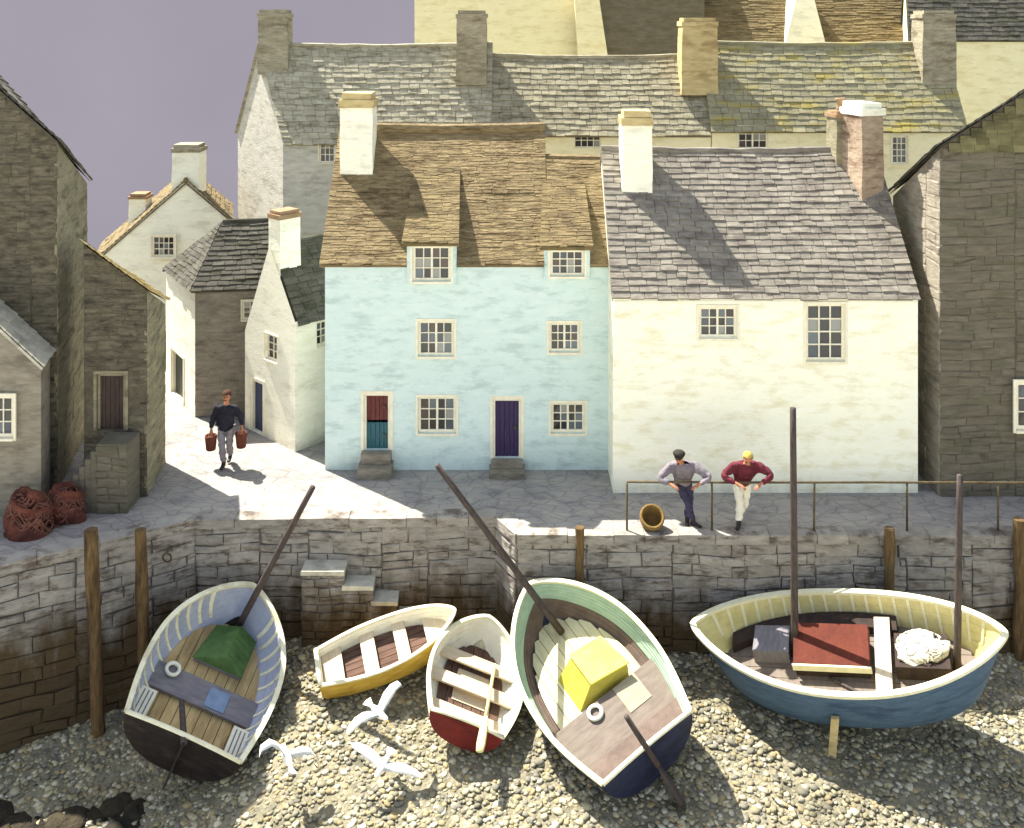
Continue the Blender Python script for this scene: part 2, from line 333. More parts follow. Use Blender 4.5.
def wall_face(mb, a, b, z0, ztop, holes=(), reveal=.16, apex=None, tone=.5, ins=None):
    """upright wall from ground point a to b (seen from outside a is on the left); holes are (u0, z0, u1, z1) along it"""
    a, b = V((a[0], a[1], 0)), V((b[0], b[1], 0)); u = (b - a); L = u.length; u.normalize()
    n = V((u.y, -u.x, 0))
    P = lambda s, z: V((a.x, a.y, 0)) + u * s + V((0, 0, z))
    za, zb = ztop if isinstance(ztop, tuple) else (ztop, ztop)
    outer = [P(0, z0), P(L, z0), P(L, zb)] + ([P(apex[0], apex[1])] if apex else []) + [P(0, za)]
    loops = [outer] + [[P(h[0], h[1]), P(h[2], h[1]), P(h[2], h[3]), P(h[0], h[3])] for h in holes]
    flat = [p for l in loops for p in l]
    tris = tessellate_polygon(loops)
    fs = []
    for t in tris:
        p = [flat[i] for i in t]
        fs.append(tuple(t) if (p[1] - p[0]).cross(p[2] - p[0]).dot(n) > 0 else tuple(t)[::-1])
    mb.raw(flat, fs, tone)
    for l in loops[1:]:
        for i in range(4):
            p, q = l[i], l[(i + 1) % 4]
            mb.face([p, q, q - n * reveal, p - n * reveal], tone)
    return P, u, n

def window(root, P, n, h, cols, rows, name='window', depth=.05, bar=.022, fr=.06, split=0, seed=0, surround=.055):
    """frame with glazing bars and a pane mesh behind, in the opening h = (u0, z0, u1, z1) of a wall"""
    r = random.Random(seed + int(h[0] * 100) + int(h[1] * 77))
    u = (P(1, 0) - P(0, 0)); mb = MB()
    def bar_(u0, z0, u1, z1, d0, d1):
        b = [P(u0, z0) - n * d0, P(u1, z0) - n * d0, P(u1, z0) - n * d1, P(u0, z0) - n * d1]
        t = [P(u0, z1) - n * d0, P(u1, z1) - n * d0, P(u1, z1) - n * d1, P(u0, z1) - n * d1]
        mb.hexa(b, t)
    u0, z0, u1, z1 = h
    d0, d1 = depth, depth + .06
    bar_(u0, z0, u0 + fr, z1, d0, d1); bar_(u1 - fr, z0, u1, z1, d0, d1)
    bar_(u0 + fr, z0, u1 - fr, z0 + fr, d0, d1); bar_(u0 + fr, z1 - fr, u1 - fr, z1, d0, d1)
    iu0, iu1, iz0, iz1 = u0 + fr, u1 - fr, z0 + fr, z1 - fr
    for i in range(1, cols):
        x = iu0 + (iu1 - iu0) * i / cols; b = bar * (2.2 if split and i == cols // 2 else 1)
        bar_(x - b / 2, iz0, x + b / 2, iz1, d0 + .012, d1 - .005)
    for k in range(1, rows):
        z = iz0 + (iz1 - iz0) * k / rows
        bar_(iu0, z - bar / 2, iu1, z + bar / 2, d0 + .016, d1 - .01)
    # raised plaster surround and a sill
    s = surround
    if s:
        g = -.022
        bar_(u0 - s, z0 - s, u0 - .004, z1 + s, g, .02); bar_(u1 + .004, z0 - s, u1 + s, z1 + s, g, .02)
        bar_(u0 - .004, z1 + .004, u1 + .004, z1 + s, g, .02)
    w = mb.build(name, 'frame', root)
    if s:
        mb = MB(); bar_(u0 - .004, z0 - s, u1 + .004, z0 - .004, -.05, depth); mb.build('sill', 'frame', w)
    pm = MB()
    for i in range(cols):
        for k in range(rows):
            a0, a1 = iu0 + (iu1 - iu0) * i / cols, iu0 + (iu1 - iu0) * (i + 1) / cols
            b0, b1 = iz0 + (iz1 - iz0) * k / rows, iz0 + (iz1 - iz0) * (k + 1) / rows
            dd = d1 - .02; j = lambda: r.uniform(-.004, .004)
            pm.face([P(a0, b0) - n * (dd + j()), P(a1, b0) - n * (dd + j()), P(a1, b1) - n * (dd + j()), P(a0, b1) - n * (dd + j())], r.random())
    pm.build('pane', 'pane', w)
    return w
def door(root, P, n, h, mats, frame='frame', name='door', knob=True):
    u0, z0, u1, z1 = h; mb = MB(); d = .1
    k = 5
    parts = [(z0, z1, mats[0])] if len(mats) == 1 else [(z0, (z0 + z1) / 2 - .01, mats[0]), ((z0 + z1) / 2 + .01, z1, mats[1])]
    for a, b, m in parts:
        mb = MB()
        for i in range(k):
            x0 = u0 + .05 + (u1 - u0 - .1) * i / k; x1 = u0 + .05 + (u1 - u0 - .1) * (i + 1) / k - .008
            mb.hexa([P(x0, a) - n * d, P(x1, a) - n * d, P(x1, a) - n * (d + .05), P(x0, a) - n * (d + .05)],
                    [P(x0, b - .04) - n * d, P(x1, b - .04) - n * d, P(x1, b - .04) - n * (d + .05), P(x0, b - .04) - n * (d + .05)])
        o = mb.build(name, m, root)
        if len(mats) == 2: o['label'] = 'maroon upper half of a stable door' if a > z0 + .1 else 'teal lower half of a stable door'
        if knob and b > a + .5:
            kb = MB(); c = P(u1 - .14, a + (b - a) * .5) - n * (d - .03); kb.box(c.x - .02, c.x + .02, c.y - .03, c.y + .03, c.z - .03, c.z + .03); kb.build('handle', 'iron', o)
    mb = MB()
    for x0, x1, a, b in ((u0, u0 + .05, z0, z1), (u1 - .05, u1, z0, z1), (u0 + .05, u1 - .05, z1 - .05, z1)):
        mb.hexa([P(x0, a) - n * .03, P(x1, a) - n * .03, P(x1, a) - n * .14, P(x0, a) - n * .14], [P(x0, b) - n * .03, P(x1, b) - n * .03, P(x1, b) - n * .14, P(x0, b) - n * .14])
    # plaster surround
    s = .07
    for x0, x1, a, b in ((u0 - s, u0 - .004, z0, z1 + s), (u1 + .004, u1 + s, z0, z1 + s), (u0 - .004, u1 + .004, z1 + .004, z1 + s)):
        mb.hexa([P(x0, a) + n * .02, P(x1, a) + n * .02, P(x1, a) - n * .02, P(x0, a) - n * .02], [P(x0, b) + n * .02, P(x1, b) + n * .02, P(x1, b) - n * .02, P(x0, b) - n * .02])
    mb.build('door_frame', frame, root)
def steps(root, P, n, u0, u1, z, cnt, name='doorstep'):
    for i in range(cnt):
        mb = MB(); a = z * i / cnt if i == 0 else z * i / cnt + .003; b = z * (i + 1) / cnt; d = .24 * (cnt - i)
        q = [P(u0 - .04 * (cnt - i), a) + n * d, P(u1 + .04 * (cnt - i), a) + n * d, P(u1 + .04 * (cnt - i), a) + n * .004, P(u0 - .04 * (cnt - i), a) + n * .004]
        mb.hexa(q, [p + V((0, 0, b - a)) for p in q], .5); mb.build(name, 'grey_stone', root)

def chimney(root, c, w, d, z0, z1, mat_='white_wash', cap='buff', rot=0, taper=.04, pots=0, capz=.22, cap_over=.03, pot_mat='pot'):
    M = Matrix.Translation(V((c[0], c[1], 0))) @ Matrix.Rotation(rot, 4, 'Z')
    mb = MB(); w2, d2 = w / 2, d / 2; k = 6
    ring = []
    for i in range(k + 1):
        f = i / k; s = 1 - taper * f; j = lambda: rnd.uniform(-.012, .012)
        ring.append([M @ V((x * s + j(), y * s + j(), z0 + (z1 - capz - z0) * f)) for x, y in ((-w2, -d2), (w2, -d2), (w2, d2), (-w2, d2))])
    for i in range(k): mb.hexa(ring[i], ring[i + 1], rnd.uniform(.35, .65))
    o = mb.build('chimney', mat_, root)
    mb = MB(); s = 1 - taper
    mb.box(-w2 * s - cap_over, w2 * s + cap_over, -d2 * s - cap_over, d2 * s + cap_over, z1 - capz + .002, z1 - capz * .45, .5, j=.012, M=M)
    mb.box(-w2 * s * .93, w2 * s * .93, -d2 * s * .93, d2 * s * .93, z1 - capz * .45 + .002, z1, .5, j=.012, M=M)
    mb.build('chimney_cap', cap, o)
    for i in range(pots):
        mb = MB(); x = (i - (pots - 1) / 2) * w * .4
        mb.lathe([(.1, z1 - .03), (.115, z1 + .02), (.09, z1 + .1), (.095, z1 + .24), (.12, z1 + .26), (.12, z1 + .3), (.08, z1 + .3), (.075, z1 + .1)], 12, M=M @ Matrix.Translation((x, 0, 0)))
        mb.build('chimney_pot', pot_mat, o, smooth=True)
    return o

def house(name, FL, FR, BR, BL, z0, ze, zr, label, cat='house', wall='white_wash', roof='slate_grey', holes=(), group=None,
          course=.2, wid=(.22, .4), th=.03, ragged=.03, over=.12, verge=.08, gable_left=None, back=True, zeb=None, rv=None):
    """gabled house over the footprint FL-FR-BR-BL (FL-FR faces the harbour); ridge halfway back"""
    FL, FR, BR, BL = [V((p[0], p[1], 0)) for p in (FL, FR, BR, BL)]
    root = thing(name, V(((FL + FR) / 2).to_tuple()) + V((0, 0, z0)), label, cat, group)
    zb = zeb if zeb is not None else ze
    mb = MB()
    P, u, n = wall_face(mb, FL, FR, z0, ze, holes)
    RL, RR = (FL + BL) / 2, (FR + BR) / 2
    wall_face(mb, FR, BR, z0, (ze, zb), apex=((FR - BR).length / 2, zr - .03))
    wall_face(mb, BR, BL, z0, zb)
    wall_face(mb, BL, FL, z0, (zb, ze), apex=((FL - BL).length / 2, zr - .03))
    mb.build('wall', wall, root)
    ux = (FR - FL).normalized() * verge
    mb = MB()
    rl, rr = RL - ux + V((0, 0, zr)), RR + ux + V((0, 0, zr))
    f0 = (FL - RL); f0z = (ze - zr)
    def eav(Fp, Rp, z):
        d = (Fp - Rp); l = d.length
        return Fp + d / l * over + V((0, 0, z + (z - zr) / l * over))
    roof_slope(mb, eav(FL, RL, ze) - ux, eav(FR, RR, ze) + ux, rr, rl, course, wid, th, ragged)
    roof_slope(mb, eav(BR, RR, zb) + ux, eav(BL, RL, zb) - ux, rl, rr, course * 2.5, (.6, 1.2), th, ragged)
    mb.tube([rl + V((0, 0, .0))] + [rl.lerp(rr, i / 14) + V((0, 0, rnd.uniform(-.012, .02) - .011 * (rr - rl).length * math.sin(math.pi * i / 14))) for i in range(1, 14)] + [rr], .075, 8, .55)
    mb.build('roof', roof, root)
    return root, P, u, n

# rect in a frontal facade given in photograph pixels -> (u0, z0, u1, z1) on the wall at depth D starting at X0
def fr(X0, D, x0, y0, x1, y1):
    return ((x0 - CX) / F * D - X0, H - (y1 - YH) / F * D, (x1 - CX) / F * D - X0, H - (y0 - YH) / F * D)

# ------------------------------------------------------------------ ground, hill, beach, quay
def sm(t): t = max(0.0, min(1.0, t)); return t * t * (3 - 2 * t)
def beach(x, y): return -2.30 - .13 * (20 - y) - .75 * sm((-3.2 - x) / 4.2) - .05 * sm((x - 2.8) / 1.6)
Q = [V((-14.6, 16.6)), V((-9.75, 18.85)), V((-6.55, 20.62)), V((-.32, 20.72)), V((.1, 20.0)), V((16.0, 20.0))]   # quay edge
mb = MB()
edge = [V((p.x, p.y, 0)) for p in Q]
def pave(mb):
    # pavement sheet as a grid between the edge and y = 29
    xs = sorted(set([round(-14.6 + .6 * i, 3) for i in range(52)] + [p.x for p in Q]))
    xs = [x for x in xs if x <= 16.0]
    def ey(x):
        for a, b in zip(Q, Q[1:]):
            if a.x <= x <= b.x: return a.y + (b.y - a.y) * (x - a.x) / (b.x - a.x)
        return 20
    rows = 14; idx = {}
    for i, x in enumerate(xs):
        for k in range(rows + 1):
            y = ey(x) + (29.5 - ey(x)) * k / rows
            idx[i, k] = len(mb.v); mb.v.append((x, y, rnd.uniform(-.006, .006)))
    for i in range(len(xs) - 1):
        for k in range(rows):
            mb.f.append((idx[i, k], idx[i + 1, k], idx[i + 1, k + 1], idx[i, k + 1])); mb.t.append(.5); mb.m.append(0)
pave(mb)
tag(mb.build('pavement', 'cobble', smooth=True), kind='structure')
mb = MB()
def hz(x, y):
    up = 3.0 * sm((y - 27.6) / 1.4) * sm((x + 7.3) / .8)
    z = -.05 + up + 1.6 * sm((y - 34) / 4) * sm((x + 5) / 4)
    start = 36 + 10 * sm((x + 6) / 6)
    return z - max(0, y - start) * .42
nx, ny = 80, 70
for i in range(nx + 1):
    for k in range(ny + 1):
        x = -70 + 140 * i / nx if abs(i - nx / 2) > 24 else None
        t = (i / nx - .5) * 2; x = 22 * t + 90 * t ** 5
        y = 26.5 + 20 * k / ny + 90 * (k / ny) ** 4
        mb.v.append((x, y, hz(x, y) + rnd.uniform(-.02, .02)))
for i in range(nx):
    for k in range(ny):
        a = i * (ny + 1) + k; mb.f.append((a, a + ny + 1, a + ny + 2, a + 1)); mb.t.append(.5); mb.m.append(0)
tag(mb.build('hillside', 'hill', smooth=True), kind='structure')
mb = MB()
nx, ny = 90, 60
for i in range(nx + 1):
    for k in range(ny + 1):
        x = -22 + 44 * i / nx; y = 6 + 15.2 * k / ny
        mb.v.append((x, y, beach(x, max(y, 8)) + rnd.uniform(-.02, .02) - (.35 * max(0, 8 - y))))
for i in range(nx):
    for k in range(ny):
        a = i * (ny + 1) + k; mb.f.append((a, a + ny + 1, a + ny + 2, a + 1)); mb.t.append(.5); mb.m.append(0)
tag(mb.build('beach', 'shingle', smooth=True), kind='structure')

mb = MB()  # unseen pale sheet added behind the camera to bounce sunlight onto the facades
for i in range(25):
    for k in range(21):
        mb.v.append((-110 + 220 * i / 24, 7.4 - 120 * (k / 20) ** 1.5, -4.15 - .25 * (k / 20) + rnd.uniform(-.02, .02)))
for i in range(24):
    for k in range(20):
        q = i * 21 + k; mb.f.append((q + 1, q + 22, q + 21, q)); mb.t.append(.5); mb.m.append(0)
tag(mb.build('bounce_sheet', 'bounce_sheet', smooth=True), kind='structure')

def pebbles(count, seed):
    g = np.random.default_rng(seed)
    ph = (1 + 5 ** .5) / 2
    iv = np.array([(-1, ph, 0), (1, ph, 0), (-1, -ph, 0), (1, -ph, 0), (0, -1, ph), (0, 1, ph), (0, -1, -ph), (0, 1, -ph), (ph, 0, -1), (ph, 0, 1), (-ph, 0, -1), (-ph, 0, 1)], float)
    iv /= np.linalg.norm(iv[0])
    fc = np.array([(0, 11, 5), (0, 5, 1), (0, 1, 7), (0, 7, 10), (0, 10, 11), (1, 5, 9), (5, 11, 4), (11, 10, 2), (10, 7, 6), (7, 1, 8), (3, 9, 4), (3, 4, 2), (3, 2, 6), (3, 6, 8), (3, 8, 9), (4, 9, 5), (2, 4, 11), (6, 2, 10), (8, 6, 7), (9, 8, 1)])
    y = 14.6 + 6.1 * g.random(count); x = (g.random(count) - .5) * 2 * (.56 * y + .6)
    s = .026 + .042 * g.random(count) ** 1.5
    big = g.random(count) < .03; s[big] *= 1.5
    z = np.array([beach(a, b) for a, b in zip(x, y)])
    sc = np.stack([s * g.uniform(.8, 1.5, count), s * g.uniform(.8, 1.3, count), s * g.uniform(.3, .5, count)], 1)
    an = g.random(count) * 6.28
    v = iv[None] * sc[:, None, :] * g.uniform(.86, 1.14, (count, 12, 1))
    c, sn = np.cos(an)[:, None], np.sin(an)[:, None]
    vx = v[..., 0] * c - v[..., 1] * sn; vy = v[..., 0] * sn + v[..., 1] * c
    tl = g.uniform(-.35, .35, (count, 1))
    vz = v[..., 2] + vx * tl
    allv = np.stack([vx + x[:, None], vy + y[:, None], vz + (z + sc[:, 2] * .35)[:, None]], 2).reshape(-1, 3)
    allf = (fc[None] + 12 * np.arange(count)[:, None, None]).reshape(-1, 3)
    me = bpy.data.meshes.new('shingle_stones')
    me.vertices.add(len(allv)); me.vertices.foreach_set('co', allv.ravel())
    me.loops.add(allf.size); me.loops.foreach_set('vertex_index', allf.ravel().astype(np.int32))
    me.polygons.add(len(allf)); me.polygons.foreach_set('loop_start', np.arange(0, allf.size, 3, dtype=np.int32))
    me.update(calc_edges=True)
    at = me.attributes.new('tone', 'FLOAT', 'FACE'); at.data.foreach_set('value', np.repeat(g.random(count) * .999, 20))
    me.polygons.foreach_set('use_smooth', [True] * len(allf))
    me.materials.append(MT['pebble'])
    o = bpy.data.objects.new('shingle', me); COL.objects.link(o)
    tag(o, 'pale pebbles and shingle covering the harbour beach', 'shingle', kind='stuff')
pebbles(24000, 4)

# quay walls
qw = thing('quay_wall', (0, 20, 0), 'long rough granite quay wall below the railing, brown with weed at its foot', 'quay wall')
def quay_seg(a, b, bat=.08, name='wall_face', fine=1.0):
    a = V((a.x, a.y, 0)); b = V((b.x, b.y, 0)); u = (b - a); L = u.length; u.normalize(); n = V((u.y, -u.x, 0)); hh = 4.6
    pos = lambda s, v: a + u * s + n * (bat * (hh - v)) + V((0, 0, v - hh - .16))
    mb = MB()
    c = [pos(0, 0) - n * .03, pos(L, 0) - n * .03, pos(L, hh) - n * .03, pos(0, hh) - n * .03]
    mb.hexa(c, [p - n * .5 for p in c], .5, 1)
    nn = (n + V((0, 0, bat))).normalized()
    rubble(mb, pos, lambda v: (0, L), hh, nn, (.15 * fine, .3 * fine), (.35 * fine, .85 * fine), .032, .008)
    mb.build(name, ['quay_stone', 'quay_mortar'], qw)
    # coping
    mb = MB(); s = 0
    while s < L - .01:
        w = min(rnd.uniform(.6, 1.2), L - s)
        if L - s - w < .3: w = L - s
        q = [a + u * (s + .006) + n * .05, a + u * (s + w - .006) + n * .05, a + u * (s + w - .006) - n * .32, a + u * (s + .006) - n * .32]
        zt = .012 + rnd.uniform(0, .014)
        mb.hexa([p + V((0, 0, -.17)) for p in q], [p + V((0, 0, zt)) for p in q], rnd.random()); s += w
    mb.build('coping', 'quay_stone', qw)
quay_seg(Q[0], Q[1], .16); quay_seg(Q[1], Q[2], .16); quay_seg(Q[2], Q[3], .06); quay_seg(Q[3], Q[4], .04); quay_seg(Q[4], Q[5], .02)

# stone steps down to the beach
st = thing('stone_steps', (-3.3, 20.4, -2.4), 'stone steps with sunlit pale treads running down the quay wall behind the ochre dinghy', 'steps')
hts = [(302, 345, 567), (343, 374, 582), (372, 398, 597), (396, 424, 613)]
D_ = 20.24
for i, (x0, x1, py) in enumerate(hts):
    X0, X1 = (x0 - CX) / F * 20.3, (x1 - CX) / F * 20.3
    z = H - (py - YH) / F * 20.35
    mb = MB(); mb.box(X0 + .004, X1, D_ - .05, 20.62, z - .09, z, .5, j=.014); mb.build('tread', 'tread', st)  # treads paler than the wall, sunlight put into their colour
    mb = MB(); bz = beach((X0 + X1) / 2, 20) - .3
    pos = lambda s, v, X0=X0, bz=bz: V((X0 + s, D_, bz + v))
    rubble(mb, pos, lambda v, w=X1 - X0: (0, w), z - .095 - bz, V((0, -1, 0)), (.14, .24), (.2, .4), .03)
    mb.box(X0 + .002, X1 - .002, D_ + .01, 20.6, bz, z - .095, .3, mi=1); mb.build('riser', ['quay_stone', 'quay_mortar'], st)

# ------------------------------------------------------------------ houses
# blue cottage
D, X0 = 22.89, -4.28
hb = [fr(X0, D, 413, 245, 451, 280), fr(X0, D, 550, 249, 584, 275), fr(X0, D, 418, 321, 454, 356), fr(X0, D, 549, 323, 580, 352),
      fr(X0, D, 418, 397, 456, 433), fr(X0, D, 551, 403, 585, 433)]
db = [fr(X0, D, 364, 394, 390, 450), fr(X0, D, 493, 399, 521, 458)]
low = hb[2:] + db
ZE, ZR = 4.84, 7.55
blue = thing('cottage', (-1, D, 0), 'pale blue three-storey cottage with two dormers and a brown thatched roof', 'house')
mb = MB()
XR = 2.27
P, u, n = wall_face(mb, (X0, D), (XR, D), 0, ZE, low)
YB = D + 5.2
wall_face(mb, (XR, D), (XR, YB), 0, ZE, apex=(2.6, 6.9)); wall_face(mb, (XR, YB), (X0, YB), 0, ZE); wall_face(mb, (X0, YB), (X0, D), 0, ZE, apex=(2.6, ZR - .05))
mb.build('wall', 'blue_wash', blue)
def zroof(y): return ZE + (ZR - ZE) / 2.6 * (y - D)
mb = MB()
xs = (545 - CX) / F * 25.4
kw = dict(course=.06, wid=(.15, .7), th=.013, ragged=.06, slab=.16)
dx = [(X0 + h[0] - .13, X0 + h[2] + .13) for h in hb[:2]]; ye, yq = D - .1, D + 1.25
def strip(x0, x1, ya, yb_): roof_slope(mb, (x0, ya, zroof(ya)), (x1, ya, zroof(ya)), (x1, yb_, zroof(yb_)), (x0, yb_, zroof(yb_)), **kw)
strip(X0 - .12, dx[0][0], ye, yq); strip(dx[0][1], dx[1][0], ye, yq); strip(dx[1][1], XR + .06, ye, yq)
strip(X0 - .12, xs, yq + .002, D + 2.6); strip(xs + .002, XR + .06, yq + .002, D + 1.92)
for a_, b_ in dx: strip(a_ + .002, b_ - .002, yq - .6, yq)
roof_slope(mb, (xs, YB + .1, ZE), (X0 - .12, YB + .1, ZE), (X0 - .12, D + 2.6, ZR), (xs, D + 2.6, ZR), course=.5, wid=(.6, 1), th=.05)
roof_slope(mb, (XR + .06, YB + .1, ZE - .2), (xs, YB + .1, ZE - .2), (xs, D + 1.92, zroof(D + 1.92) - .02), (XR + .06, D + 1.92, zroof(D + 1.92) - .06), course=.5, wid=(.6, 1), th=.05)
mb.face([(xs, D + 2.6, ZR - .02), (xs, D + 1.92, zroof(D + 1.92) - .1), (xs, D + 3.1, zroof(D + 1.92) - .1)])
mb.tube([(X0 - .12, D + 2.6, ZR + .02), (X0 + 1.5, D + 2.6, ZR - .01), (X0 + 2.5, D + 2.6, ZR - .03), (xs - 1, D + 2.6, ZR - .01), (xs, D + 2.6, ZR + .02)], .13, 8)
mb.tube([(xs, D + 2.14, zroof(D + 1.92)), (XR + .06, D + 2.14, zroof(D + 1.92) - .04)], .11, 8)
mb.build('roof', 'thatch', blue)
for h, rows in ((hb[2], 3), (hb[3], 3), (hb[4], 3), (hb[5], 3)): window(blue, P, n, h, 4, rows, split=1, seed=3)
door(blue, P, n, db[0], ('door_teal', 'door_red')); door(blue, P, n, db[1], ('door_purple',))
steps(blue, P, n, db[0][0], db[0][2], db[0][1], 2); steps(blue, P, n, db[1][0], db[1][2], db[1][1], 2)
for h in hb[:2]:                                     # catslide dormers: cheeks, window wall, thatch top
    u0, z0, u1, z1 = h; x0, x1 = X0 + u0 - .1, X0 + u1 + .1; zt = z1 + .07; yf = D - .1
    sl = .75; s2 = (ZR - ZE) / 2.6
    yj = D + (zt + .1 - ZE + sl * (D - yf)) / (s2 - sl)
    yj = min(yj + .05, D + 2.3); zj = zt + sl * (yj - yf)
    mb = MB()
    loops = (x0, x1)
    Pd, ud, nd = wall_face(mb, (x0, yf), (x1, yf), z0 - .1, zt, [(.1, z0, .1 + u1 - u0, z1)], .1)
    for x in (x0, x1): mb.hexa([(x - .03, yf + .01, z0 - .1), (x + .03, yf + .01, z0 - .1), (x + .03, yj, z0 - .05), (x - .03, yj, z0 - .05)], [(x - .03, yf + .01, zt), (x + .03, yf + .01, zt), (x + .03, yj, zj - .04), (x - .03, yj, zj - .04)])
    mb.face([(x0 - .0, yf, z0 - .1), (x1, yf, z0 - .1), (x1, D + .02, z0 - .1), (x0, D + .02, z0 - .1)])
    do = mb.build('dormer', 'blue_wash', blue)
    mb = MB(); roof_slope(mb, (x0 - .14, yf - .14, zt + .05), (x1 + .1, yf - .14, zt + .05), (x1 + .02, yj, zj + .04), (x0 - .02, yj, zj + .04), course=.06, wid=(.12, .45), th=.013, ragged=.06, slab=.14)
    mb.build('dormer_roof', 'thatch_dark', do)
    window(blue, Pd, nd, (.1, z0, .1 + u1 - u0, z1), 4 if u0 < 3 else 4, 3, 'dormer_window', split=1 if u0 < 3 else 0, seed=9, surround=.05)
chimney(blue, (X0 + .46, 24.9), .82, .8, zroof(24.4) - .5, 8.5, 'white_wash', 'buff', capz=.36)

# cream cottage
D, X0, XR = 21.78, 2.2, 8.84
wy = [fr(X0, D, 699, 307, 737, 338), fr(X0, D, 806, 304, 845, 361)]
cream, P, u, n = house('cottage', (X0, D), (XR, D), (XR, D + 5.24), (X0, D + 5.24), 0, 4.32, 7.18,
    'cream limewashed cottage with a mauve slate roof behind the railing', 'house', 'cream_wash', 'slate_mauve', wy, verge=.03, over=.07, course=.16, wid=(.2, .45))
w = window(cream, P, n, wy[0], 4, 3, split=1, seed=21); window(cream, P, n, wy[1], 3, 4, seed=5, bar=.03)
zc = lambda y: 4.2 + 2.98 / 2.62 * (y - D)
chimney(cream, (2.95, 23.9), .72, .74, zc(23.5) - .5, 8.15, 'white_wash', 'buff', capz=.34)
chimney(cream, (8.35, 23.85), .62, .8, zc(23.4) - .5, 8.35, 'brick', 'white_wash', capz=.3, cap_over=.04, rot=.32)
chimney(cream, (8.0, 24.35), .5, .5, zc(24.1) - .6, 8.1, 'pale_stone', 'pot', capz=.16, pots=1, rot=.2)

# rear terrace
r1, P, u, n = house('terraced_house', (-6.87, 30), (-.66, 30), (-.66, 33.2), (-9.1, 33.2), 2.9, 6.76, 9.55,
    'grey rendered house with a tall blank left gable and lichened slate roof above the thatch', 'house', 'grey_wash', 'slate_green',
    [fr(-6.87, 30, 319, 140, 335, 163)], 'row of houses above the harbour', verge=.05)
window(r1, P, n, fr(-6.87, 30, 319, 140, 335, 163), 3, 3, seed=2, fr=.05, surround=.03)
chimney(r1, (-7.45, 31.5), .95, .8, 8.6, 10.62, 'chimney_grey', 'chimney_grey', capz=.25)
chimney(r1, (-1.25, 31.2), .95, .85, 8.3, 10.6, 'chimney_grey', 'chimney_grey', capz=.25)
hh = fr(-.64, 30.06, 574, 133, 601, 148)
r2, P, u, n = house('terraced_house', (-.64, 30.06), (5.98, 30.06), (5.98, 33.2), (-.64, 33.2), 2.9, 7.0, 9.18,
    'low pale house with a grey slate roof between the two big stone chimneys', 'house', 'butter_wash', 'slate_grey', [hh], 'row of houses above the harbour', verge=.0)
window(r2, P, n, hh, 4, 2, seed=2, fr=.04, surround=0)
chimney(r2, (5.75, 31.0), 1.12, .85, 8.0, 10.36, 'buff', 'buff', capz=.25)
hs = [fr(6.0, 30, 738, 126, 768, 149), fr(6.0, 30, 892, 136, 908, 164)]
r3, P, u, n = house('terraced_house', (6.0, 30), (13.6, 30), (13.6, 33.2), (6.0, 33.2), 2.9, 7.15, 9.6,
    'cream house whose slate roof is blotched with yellow lichen', 'house', 'butter_wash', 'slate_yellow', hs, 'row of houses above the harbour', verge=.05)
window(r3, P, n, hs[0], 4, 3, seed=7, fr=.05, surround=.03, split=1); window(r3, P, n, hs[1], 3, 4, seed=8, fr=.05, surround=.03)
chimney(r3, (13.15, 31.2), 1.05, .9, 8.2, 10.6, 'chimney_grey', 'chimney_grey', capz=.25)

# houses highest on the hill
b1, P, u, n = house('hilltop_house', (-3.9, 40), (2.9, 40), (2.9, 45), (-3.7, 45), 2, 11.6, 14,
    'large butter-coloured wall of the hilltop house nearest the open sky', 'house', 'butter_wash', 'slate_grey', (), 'houses at the top of the hill')
b2, P, u, n = house('hilltop_house', (2.95, 39.5), (7.6, 39.5), (7.6, 44), (2.95, 44), 2, 11.4, 14,
    'brown stone hilltop house with a pale buttress at its left corner', 'house', 'brown_stone', 'thatch_dark', (), 'houses at the top of the hill')
mb = MB(); mb.hexa([(3.0, 38.9, 2), (4.75, 38.9, 2), (4.75, 39.49, 2), (3.0, 39.49, 2)], [(2.4, 39.3, 12), (3.3, 39.3, 12), (3.3, 39.49, 12), (2.4, 39.49, 12)]); mb.build('buttress', 'butter_wash', b2)
b3, P, u, n = house('hilltop_house', (7.7, 38.4), (19.2, 38.4), (16.6, 46), (7.7, 46), 2, 8.4, 13.6,
    'long brown thatched hilltop house with a pointed white dormer', 'house', 'butter_wash', 'thatch_dark', (), 'houses at the top of the hill', course=.12, wid=(.3, 1.0), th=.03, ragged=.07)
mb = MB(); xa = (805 - CX) / F * 39
mb.hexa([(xa - 1.05, 38.9, 8.3), (xa + 1.05, 38.9, 8.3), (xa + 1.05, 41.5, 8.3), (xa - 1.05, 41.5, 8.3)], [(xa - .16, 39.0, 11.9), (xa + .16, 39.0, 11.9), (xa + .16, 41.5, 11.9), (xa - .16, 41.5, 11.9)])
mb.build('dormer', 'white_wash', b3)
b4, P, u, n = house('hilltop_house', (14.2, 35.6), (22, 35.6), (22, 40), (15.6, 40), 1.5, 9.75, 13,
    'butter-coloured house end with a grey roof at the top right corner', 'house', 'butter_wash', 'slate_dark', (), 'houses at the top of the hill')

